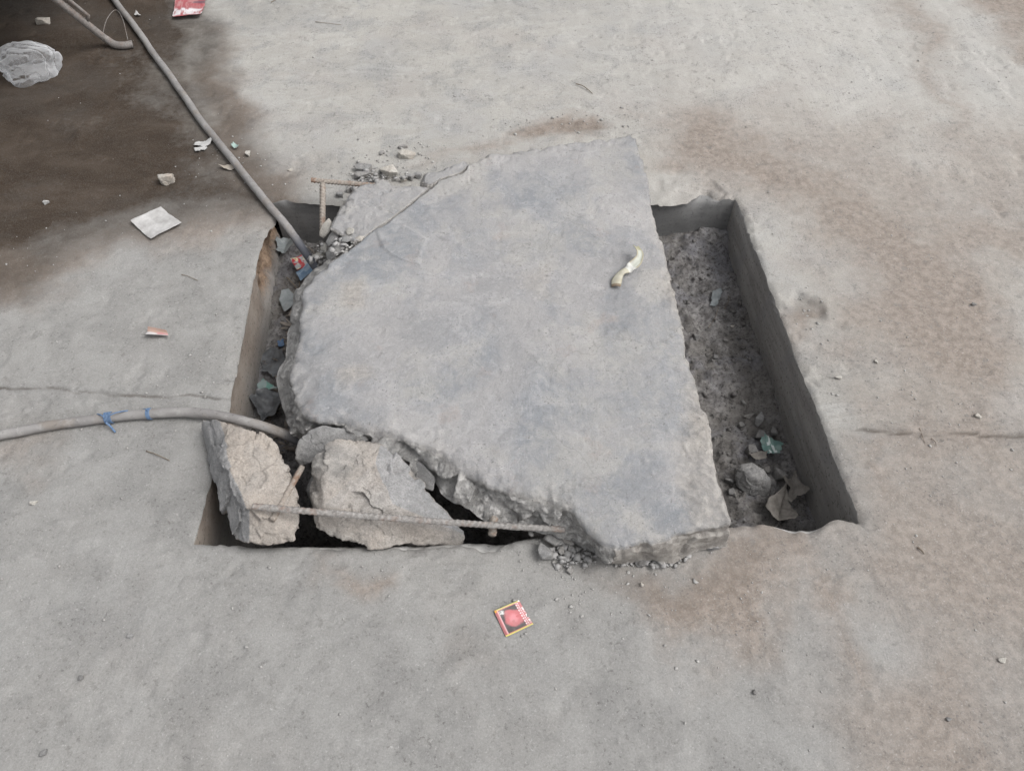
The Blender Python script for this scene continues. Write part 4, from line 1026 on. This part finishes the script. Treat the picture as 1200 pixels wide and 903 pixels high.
twig([(1075, 505, .002), (1080, 513, .006), (1083, 520, .002)], 'pale straw standing in the right-hand crack, left one', .0013)
twig([(1091, 514, .002), (1094, 520, .005), (1096, 524, .002)], 'pale straw below the right-hand crack, right one', .0012)
twig([(1074, 642, .002), (1078, 646, .004), (1082, 650, .002)], 'short dark twig right of the pit corner on pavement', .0024)

# things in the pit
def scrap_poly(name, pts, label, cat, mat, dz=.004, amp=.008, seed=0, place=on_soil, rings=16, n=72, rib=None, group=None, ink=None, thick=.0007, tear=1.0):
    P_ = np.array([place(a, b) for a, b in pts]); zc = P_[:, 2].mean(); P_[:, 2] = zc * .6 + P_[:, 2] * .4
    T, t, s = resample(P_, n); c = T.mean(0); V = []
    ro = np.linalg.norm(T - c, axis=1).mean(); T = c + (T - c) * (1 + tear * (.55 * (fbm3(T, .9 / ro, 4, seed + 60, .65) - .5) + .18 * facets(T, ro * .4, seed + 61)))[:, None]
    for q in np.linspace(.02, 1, rings): V.append(c + (T - c) * q)
    V = np.vstack(V); N = fbm3(V, 28, 3, seed); R_ = np.abs(2 * fbm3(V, 20, 2, seed + 4) - 1)
    V[:, 2] += dz + amp * (N * .7 + R_) + amp * 1.2 * ((V[:, 0] - c[0]) * math.cos(seed) + (V[:, 1] - c[1]) * math.sin(seed)) ** 2 / ro ** 2
    if rib is not None:
        a, b = place(*rib[0])[:2], place(*rib[1])[:2]; e = (b - a) / np.linalg.norm(b - a)
        dd = np.abs((V[:, 0] - a[0]) * e[1] - (V[:, 1] - a[1]) * e[0]); V[:, 2] += .010 * np.minimum(dd / .03, 1) - .004 * np.exp(-(dd / .002) ** 2)
    f = [tuple(q) for q in grid_faces(n, rings, True)] + [tuple(range(n))[::-1]]
    o = mesh_obj(name, V, f, M[mat], ink=None if ink is None else ink(V))
    mo = o.modifiers.new('thickness', 'SOLIDIFY'); mo.thickness = thick; mo.offset = 1
    return tag(o, label, cat, group)
for k, (nm, pts, lab, mt, c_) in enumerate(LATER):
    scrap_poly(nm, pts, lab, 'scrap', mt, .002, .005, 70 + k, on, 10, 48, ink=None if c_ is None else (lambda V, c_=c_: lay(c_, (V[:, 0] * 0, (0, 0, 0)))))
def hr_soil(name, pts, label, mat, seed, cat='stone', sub=5, amp=.04, dust=.2, group=None):
    P_ = []
    for a, b, h in pts: P_.append(on_soil(a, b, h))
    v, f, d, dom = rock_from_points(np.array(P_), sub, 24, amp, seed, .5)
    return tag(mesh_obj(name, v, f, M[mat], mask=np.c_[np.full(len(v), dust), v[:, :2] * 0]), label, cat, group)
GP = 'stones at the near end of the pit'
hr_soil('pit_stone', [(859, 558, .02), (868, 544, .035), (882, 541, .045), (896, 549, .045), (904, 562, .035), (903, 573, .02), (899, 582, .0), (886, 578, .005), (876, 581, .0), (863, 570, .01), (880, 558, .062), (885, 565, -.03)], 'largest grey stone on the soil at the near right of the pit', 'rock_grey', 401, sub=6, amp=.06, group=GP)
for k, (a, b, w_, d2, h_, lab, mt) in enumerate([
    (913, 558, .020, .024, .035, 'round brown-grey stone between the largest stone and the right wall', 'rock_dark'), (889, 513, .018, .014, .028, 'tan stone behind the green scrap, left of two', 'rock_dark'), (905, 509, .018, .016, .026, 'tan stone behind the green scrap, right of two', 'rock_dark'),
    (880, 530, .016, .018, .03, 'rounded stone left of the green scrap', 'rock_dark'), (888, 494, .014, .022, .03, 'upright pointed grey stone above the green scrap', 'rock_grey'), (877, 488, .022, .008, .012, 'thin shard beside the upright pointed stone', 'rock_grey'),
    (857, 578, .012, .012, .018, 'small stone against the slab in the near pit', 'rock_dark'), (868, 500, .012, .010, .014, 'little stone left of the tan pair in the pit', 'rock_dark'), (853, 565, .014, .01, .02, 'dark clod between the largest stone and slab', 'rock_dark'),
    (838, 420, .010, .010, .014, 'small stone midway along the pit soil', 'rock_dark'), (872, 472, .008, .008, .010, 'small light stone in the soil above the thin shard', 'rock_grey'), (850, 400, .010, .008, .012, 'dark clod by the foot of the right wall', 'rock_dark'), (815, 395, .012, .010, .014, 'dark clod close to slab edge in the soil', 'rock_dark'),
    (898, 552, .012, .012, .016, 'small dark stone squeezed behind the largest stone', 'rock_dark'), (918, 545, .012, .010, .014, 'small dark stone at the wall beyond the round stone', 'rock_dark'),
    (905, 580, .012, .010, .014, 'small brown stone in front of the round stone', 'rock_dark')]):
    lump('pit_stone', on_soil(a, b), w_, d2, h_, k * .7, mt, lab, 'stone', 420 + k, 4, GP)
scrap_poly('plastic_scrap', [(890, 518), (902, 522), (914, 527), (912, 534), (908, 541), (898, 538), (889, 530)], 'small green scrap with pale print among the pit stones', 'plastic scrap', 'print', .024, .006, 2,
    ink=lambda V: lay((.10, .18, .165), (sstep(.4, .6, fbm3(V, 60, 2, 3)), (.16, .27, .24)), (sstep(.52, .6, fbm3(V * np.array([1, .5, 0]), 160, 2, 5)) * (np.abs(V[:, 0] - V[:, 0].mean()) < .010), (.62, .68, .66))))
scrap_poly('dry_leaf', [(892, 601), (896, 592), (906, 585), (916, 578), (919, 590), (924, 604), (928, 614), (924, 622), (908, 618)], 'brown dry leaf with a midrib at the near end of the pit', 'leaf', 'leaf', .018, .010, 5, tear=.5, rib=((917, 578), (908, 618)))
scrap_poly('dry_leaf', [(911, 573), (920, 570), (928, 561), (935, 572), (941, 582), (940, 590), (930, 590), (922, 595), (919, 586), (921, 581), (914, 577)], 'torn curled grey leaf against the right wall', 'leaf', 'leaf', .022, .014, 9)
scrap_poly('dry_leaf', [(872, 541), (885, 536), (897, 538), (893, 544), (880, 544)], 'thin brown leaf edge behind the largest stone', 'leaf', 'leaf', .02, .006, 19)
scrap_poly('film_scrap', [(830, 362), (834, 348), (842, 338), (846, 341), (843, 353), (838, 364)], 'grey film scrap lying on the soil right of slab', 'plastic scrap', 'grey_film', .006, .008, 12)
# left side of the pit
scrap_poly('film_scrap', [(326, 290), (340, 288), (350, 290), (347, 300), (336, 307), (327, 302)], 'silvery grey film scrap under the sloping conduit', 'plastic scrap', 'grey_film', .02, .016, 22)
sheet('wrapper', [(342, 311), (357, 304), (367, 315), (350, 324)], 'red and white printed packet under the conduit end in the pit', 'wrapper', lambda u, v, P: lay((.42, .43, .44), (sstep(.47, .55, fbm2(u, v, 4, 3, 31)), (.50, .04, .05)), (sstep(.6, .66, fbm2(u, v, 7, 2, 33)), (.72, .68, .45))), 'print', 36, .018, .012, 22, 51, place='soil', notch=.1)
sheet('plastic_scrap', [(348, 328), (366, 315), (371, 325), (354, 337)], 'blue film scrap beside the red packet in the pit', 'plastic scrap', lambda u, v, P: lay((.16, .25, .36), (sstep(.5, .6, fbm2(u, v, 5, 3, 3)), (.27, .36, .45))), 'print', 26, .02, .012, 22, 53, place='soil', notch=.2)
scrap_poly('plastic_disc', [(328, 354), (332, 346), (340, 344), (346, 349), (347, 358), (342, 366), (336, 373), (332, 364)], 'round grey-green disc of film on the pit soil at left', 'plastic scrap', 'grey_film', .012, .004, 24, tear=.15)
scrap_poly('plastic_scrap', [(326, 403), (334, 402), (335, 408), (328, 411)], 'tiny bright blue scrap in the left of the pit', 'plastic scrap', 'blue_tie', .008, .006, 26)
scrap_poly('plastic_scrap', [(304, 456), (312, 454), (328, 459), (326, 464), (314, 464), (306, 463)], 'pale teal scrap at the foot of the left wall', 'plastic scrap', 'print_dull', .012, .012, 27, ink=lambda V: lay((.30, .38, .37), (sstep(.5, .58, fbm3(V, 70, 2, 3)), (.16, .34, .29))))
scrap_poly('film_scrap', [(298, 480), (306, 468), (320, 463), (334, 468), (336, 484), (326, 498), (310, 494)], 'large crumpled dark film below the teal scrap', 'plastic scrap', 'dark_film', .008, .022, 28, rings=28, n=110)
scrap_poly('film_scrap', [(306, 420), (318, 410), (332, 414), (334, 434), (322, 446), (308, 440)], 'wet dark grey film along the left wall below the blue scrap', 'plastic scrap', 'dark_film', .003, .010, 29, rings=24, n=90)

# ================================================================ grit and crumbs nobody could count
def scatter(name, pts, sizes, mat, label, seed):
    r = np.random.RandomState(seed); d, f = ico(1); V, F_ = [], []; k = 0
    for p, s in zip(pts, sizes):
        q = d * r.uniform(.4, 1.3, (len(d), 1)) * np.array([s, s * r.uniform(.6, 1), s * r.uniform(.4, .8)])
        a = r.uniform(0, 6.28); c, sn = math.cos(a), math.sin(a)
        q = np.c_[q[:, 0] * c - q[:, 1] * sn, q[:, 0] * sn + q[:, 1] * c, q[:, 2]]
        V.append(q + p + np.array([0, 0, s * .25])); F_.append(f + k); k += len(d)
    return tag(mesh_obj(name, np.vstack(V), np.vstack(F_), M[mat], smooth=False, base=(0, 0, 0)), label, None, kind='stuff')
r = np.random.RandomState(5); pts, sz_ = [], []
n0 = 2600; qx, qy = r.uniform(-2.1, 2.1, n0), r.uniform(.25, 3.1, n0)
ok = ~((qx > X0 - .02) & (qx < X1 + .03) & (qy > Y0 - .05) & (qy < Y1 + .03)); qx, qy = qx[ok], qy[ok]
ok = ~((qx < -.62) & (qy > 1.72) & (r.uniform(0, 1, len(qx)) < .85)); qx, qy = qx[ok], qy[ok]
zz = gheight(qx, qy); pts.append(np.c_[qx, qy, zz]); sz_.append(r.gamma(1.6, .00065, len(qx)) + .0006)
for a, b, sp_, cnt, smax in [(440, 205, .10, 240, .004), (480, 190, .06, 90, .004), (665, 655, .05, 160, .0035), (745, 672, .08, 90, .0025), (440, 655, .07, 70, .002), (640, 150, .08, 120, .0025), (720, 145, .06, 100, .003), (200, 470, .10, 90, .003), (1080, 512, .10, 90, .002),
                             (270, 190, .10, 70, .003), (945, 356, .05, 60, .003), (650, 690, .10, 45, .002), (900, 640, .1, 90, .002), (1010, 470, .12, 70, .003)]:
    c = at(a, b); g = r.normal(0, sp_, (cnt, 2)) + c[:2]
    g = g[~((g[:, 0] > X0 - .03) & (g[:, 0] < X1 + .04) & (g[:, 1] > Y0 - .045) & (g[:, 1] < Y1 + .02)) | ((g[:, 0] > .02) & (g[:, 0] < .25) & (g[:, 1] < Y0 - .012))]
    pts.append(np.c_[g, gheight(g[:, 0], g[:, 1])]); sz_.append(r.gamma(1.4, smax * .32, len(g)) + .0007)
scatter('grit', np.vstack(pts), np.hstack(sz_), 'grit', 'fine concrete grit scattered over the pavement', 3)
g = np.c_[r.uniform(X0 + .02, X1 - .02, 2600), r.uniform(Y0 + .02, Y1 - .02, 2600)]
g = g[(g[:, 0] < -.30) | (g[:, 0] > .30)]
scatter('soil_crumbs', np.c_[g, soil_h(g[:, 0], g[:, 1])], r.gamma(1.5, .0018, len(g)) + .0012, 'clod', 'loose crumbs over the pit soil', 4)
def heap(name, quads, cnt, zlo, zhi, smax, mat, label, seed):
    P_, S_ = [], []
    for q in quads:
        c = np.array(q, float); k = np.random.RandomState(seed).dirichlet(np.ones(len(c)), cnt)
        for a, b in k @ c: P_.append(at(a, b, r.uniform(zlo, zhi))); S_.append(min(r.gamma(1.6, smax * .3) + .0015, smax * 1.6))
    return scatter(name, np.array(P_), np.array(S_), mat, label, seed)
heap('crumbled_concrete', [[(380, 300), (395, 265), (420, 268), (440, 272), (405, 300), (385, 310)], [(395, 262), (410, 258), (430, 276), (400, 284)]], 55, .06, .094, .007, 'rubble', 'crumbled bits of slab beside the long crack', 21)
heap('pit_rubble', [[(372, 282), (385, 290), (380, 315), (362, 312)]], 40, -.03, .04, .010, 'rubble', 'loose bits of slab below the shards in the pit corner', 22)
heap('rim_rubble', [[(400, 232), (445, 200), (500, 208), (430, 190), (415, 215)]], 130, .002, .012, .008, 'rubble', 'crumbled bits of slab along the far rim', 23)
heap('front_rubble', [[(632, 640), (660, 628), (700, 652), (690, 664), (650, 668)], [(700, 655), (730, 664), (790, 664), (845, 645)]], 120, .002, .010, .007, 'rubble', 'crumbled bits along the front of the slab', 24)
# chaff and bits of litter trodden into the left side of the pit
fl = np.c_[r.uniform(X0 + .02, -.33, 520), r.uniform(1.02, Y1 - .04, 520)]; V, F_ = [], []
for k, (a, b) in enumerate(fl):
    l, w_ = r.uniform(.006, .022), r.uniform(.0012, .006); t = r.uniform(0, 6.28); ti = r.uniform(-.5, .5); c = np.array([a, b, sz(a, b) + .005])
    e = np.array([math.cos(t), math.sin(t), ti]) * l; h = np.array([-math.sin(t), math.cos(t), r.uniform(-.6, .6)]) * w_
    V += [c - e - h * .4, c + h * -1 - np.array([0, 0, .001]), c + e - h * .3, c + e * .9 + h * .6, c + h + np.array([0, 0, .002]), c - e * .9 + h * .5]; F_.append([6 * k + q for q in range(6)])
o = mesh_obj('chaff', np.array(V), F_, M['chaff'], base=(0, 0, 0)); mo = o.modifiers.new('thickness', 'SOLIDIFY'); mo.thickness = .0006
tag(o, 'chaff and shredded litter on the soil along the left wall', None, kind='stuff')
# crumble in and along the crack of the slab
cl = np.array([at(a, b, ZT) for a, b in [(390, 300), (412, 284), (440, 266), (462, 252), (482, 236), (505, 219)]])
q = r.uniform(0, len(cl) - 1.001, 170) ** 1.0; i = q.astype(int); pp = cl[i] + (cl[i + 1] - cl[i]) * (q - i)[:, None]
pp[:, :2] += r.normal(0, .010, (len(pp), 2)); pp[:, 2] = .088
scatter('crack_crumbs', pp, r.gamma(1.5, .0016, len(pp)) + .001, 'grit', 'pale crumbs lying along the crack in the slab', 6)

# ================================================================ prop leg in the stained corner, under an unseen cart added for shade
foot = on(128, 53, .018); up = at(66, 0, .20)
axis = (up - foot); k_top = (.70 - foot[2]) / axis[2]; topp = foot + axis * k_top
cart = empty('shade_cart', (foot[0] - .6, foot[1] + .4, 0))
tag(cart, 'made-up cart shading the upper left, only its slanting tube prop leg in view', 'shade_cart')
legp = catmull(np.vstack([line(topp, foot + axis * .12, 6), [foot + axis * .03 + np.array([.004, -.002, 0]), on(136, 56.5, .014), on(146, 57.5, .013), on(157, 56, .013)]]), 110)
v, f = tube(legp, .0125, 16, None, .0008, 5); leg = mesh_obj('prop_leg', v, f, M['leg'], parent=cart)
off = np.array([.024, .010, .010])
v, f = tube(np.vstack([line(foot + axis * 3.2 + off, foot + axis * .52 + off, 20), [foot + axis * .46 + off * .3]]), .006, 10); mesh_obj('spring_rod', v, f, M['leg'], parent=leg)
v, f = tube(catmull([on(124, 50, .03), on(132, 38, .05), on(143, 31, .06), on(149, 36, .045), on(152, 52, .02)], 40), .0011, 7); mesh_obj('wire_loop', v, f, M['leg'], parent=leg)
def cbox(name, lo, hi, mat, parent=cart):
    lo, hi = np.array(lo), np.array(hi); bm = bmesh.new(); bmesh.ops.create_cube(bm, size=1)
    for q in bm.verts: q.co = Vector((lo + hi) / 2 + np.array(q.co[:]) * (hi - lo))
    bmesh.ops.bevel(bm, geom=bm.edges[:], offset=.004, segments=1, affect='EDGES')
    bm.verts.ensure_lookup_table(); V = np.array([q.co[:] for q in bm.verts]); F_ = [[q.index for q in p.verts] for p in bm.faces]; bm.free()
    return mesh_obj(name, V, F_, M[mat], parent=parent, smooth=False)
cx0, cx1, cy0, cy1 = -3.35, -1.50, 2.05, 3.95
nb_ = 9
for k in range(nb_):
    a = cy0 + (cy1 - cy0) * k / nb_; cbox('plank', (cx0, a + .004, .715), (cx1, a + (cy1 - cy0) / nb_ - .004, .745), 'wood')
for xx in (cx0 + .06, cx1 - .12): cbox('rail', (xx, cy0 - .05, .655), (xx + .06, cy1 + .05, .713), 'wood')
for yy in (cy0 + .25, cy1 - .25):
    v, f = tube(line(np.array([cx0 + .02, yy + .55, .33]), np.array([cx1 - .1, yy + .55, .33]), 6), .015, 10)
    if yy < 3: continue
    mesh_obj('axle', v, f, M['dark_metal'], parent=cart)
def wheel(c, R):
    a = np.linspace(0, 2 * math.pi, 49); pth = c + np.c_[a * 0, np.cos(a) * R, np.sin(a) * R]
    v, f = tube(pth, .022, 10); w_ = mesh_obj('wheel', v, f, M['rubber'], parent=cart)
    v, f = tube(c + np.c_[a * 0, np.cos(a) * (R - .03), np.sin(a) * (R - .03)], .012, 8); mesh_obj('rim', v, f, M['leg'], parent=w_)
    for k in range(12):
        t = k / 12 * 2 * math.pi; v, f = tube(line(c, c + np.array([0, math.cos(t), math.sin(t)]) * (R - .03), 4), .0025, 6); mesh_obj('spoke', v, f, M['leg'], parent=w_)
for xx in (cx0 - .04, cx1 - .02): wheel(np.array([xx, cy1 + .28, .33]), .308)
def skirt(a, b, z0, z1, n=60):
    t = np.linspace(0, 1, n); P0 = np.array(a) + np.outer(t, np.array(b) - np.array(a)); nrm = np.array([-(b[1] - a[1]), b[0] - a[0], 0]); nrm = nrm / np.linalg.norm(nrm)
    V = [];
    for k, q in enumerate(np.linspace(0, 1, 8)):
        p = np.c_[P0, np.full(n, z1)]; p[:, 2] = z1 + (z0 + .03 * np.sin(t * 23) - z1) * q; p += np.outer(.03 * q * np.sin(t * 40 + .6 * q) , nrm); V.append(p)
    o = mesh_obj('shade_skirt', np.vstack(V), grid_faces(n, 8), M['teal_tarp'], parent=cart); mo = o.modifiers.new('thickness', 'SOLIDIFY'); mo.thickness = .002
skirt((cx1 + .03, cy0 + .15), (cx1 + .03, cy1), .40, .74)  # tarp sides added to cut the light under the cart
skirt((cx0, cy0 - .06), (cx1 + .03, cy0 - .06), .50, .74)
# tarp roll hanging off the cart edge
o = cbox('tarp_fold', (cx0 + .1, cy0 + .75, .745), (cx1 - .25, cy1 - .2, .98), 'teal_tarp')
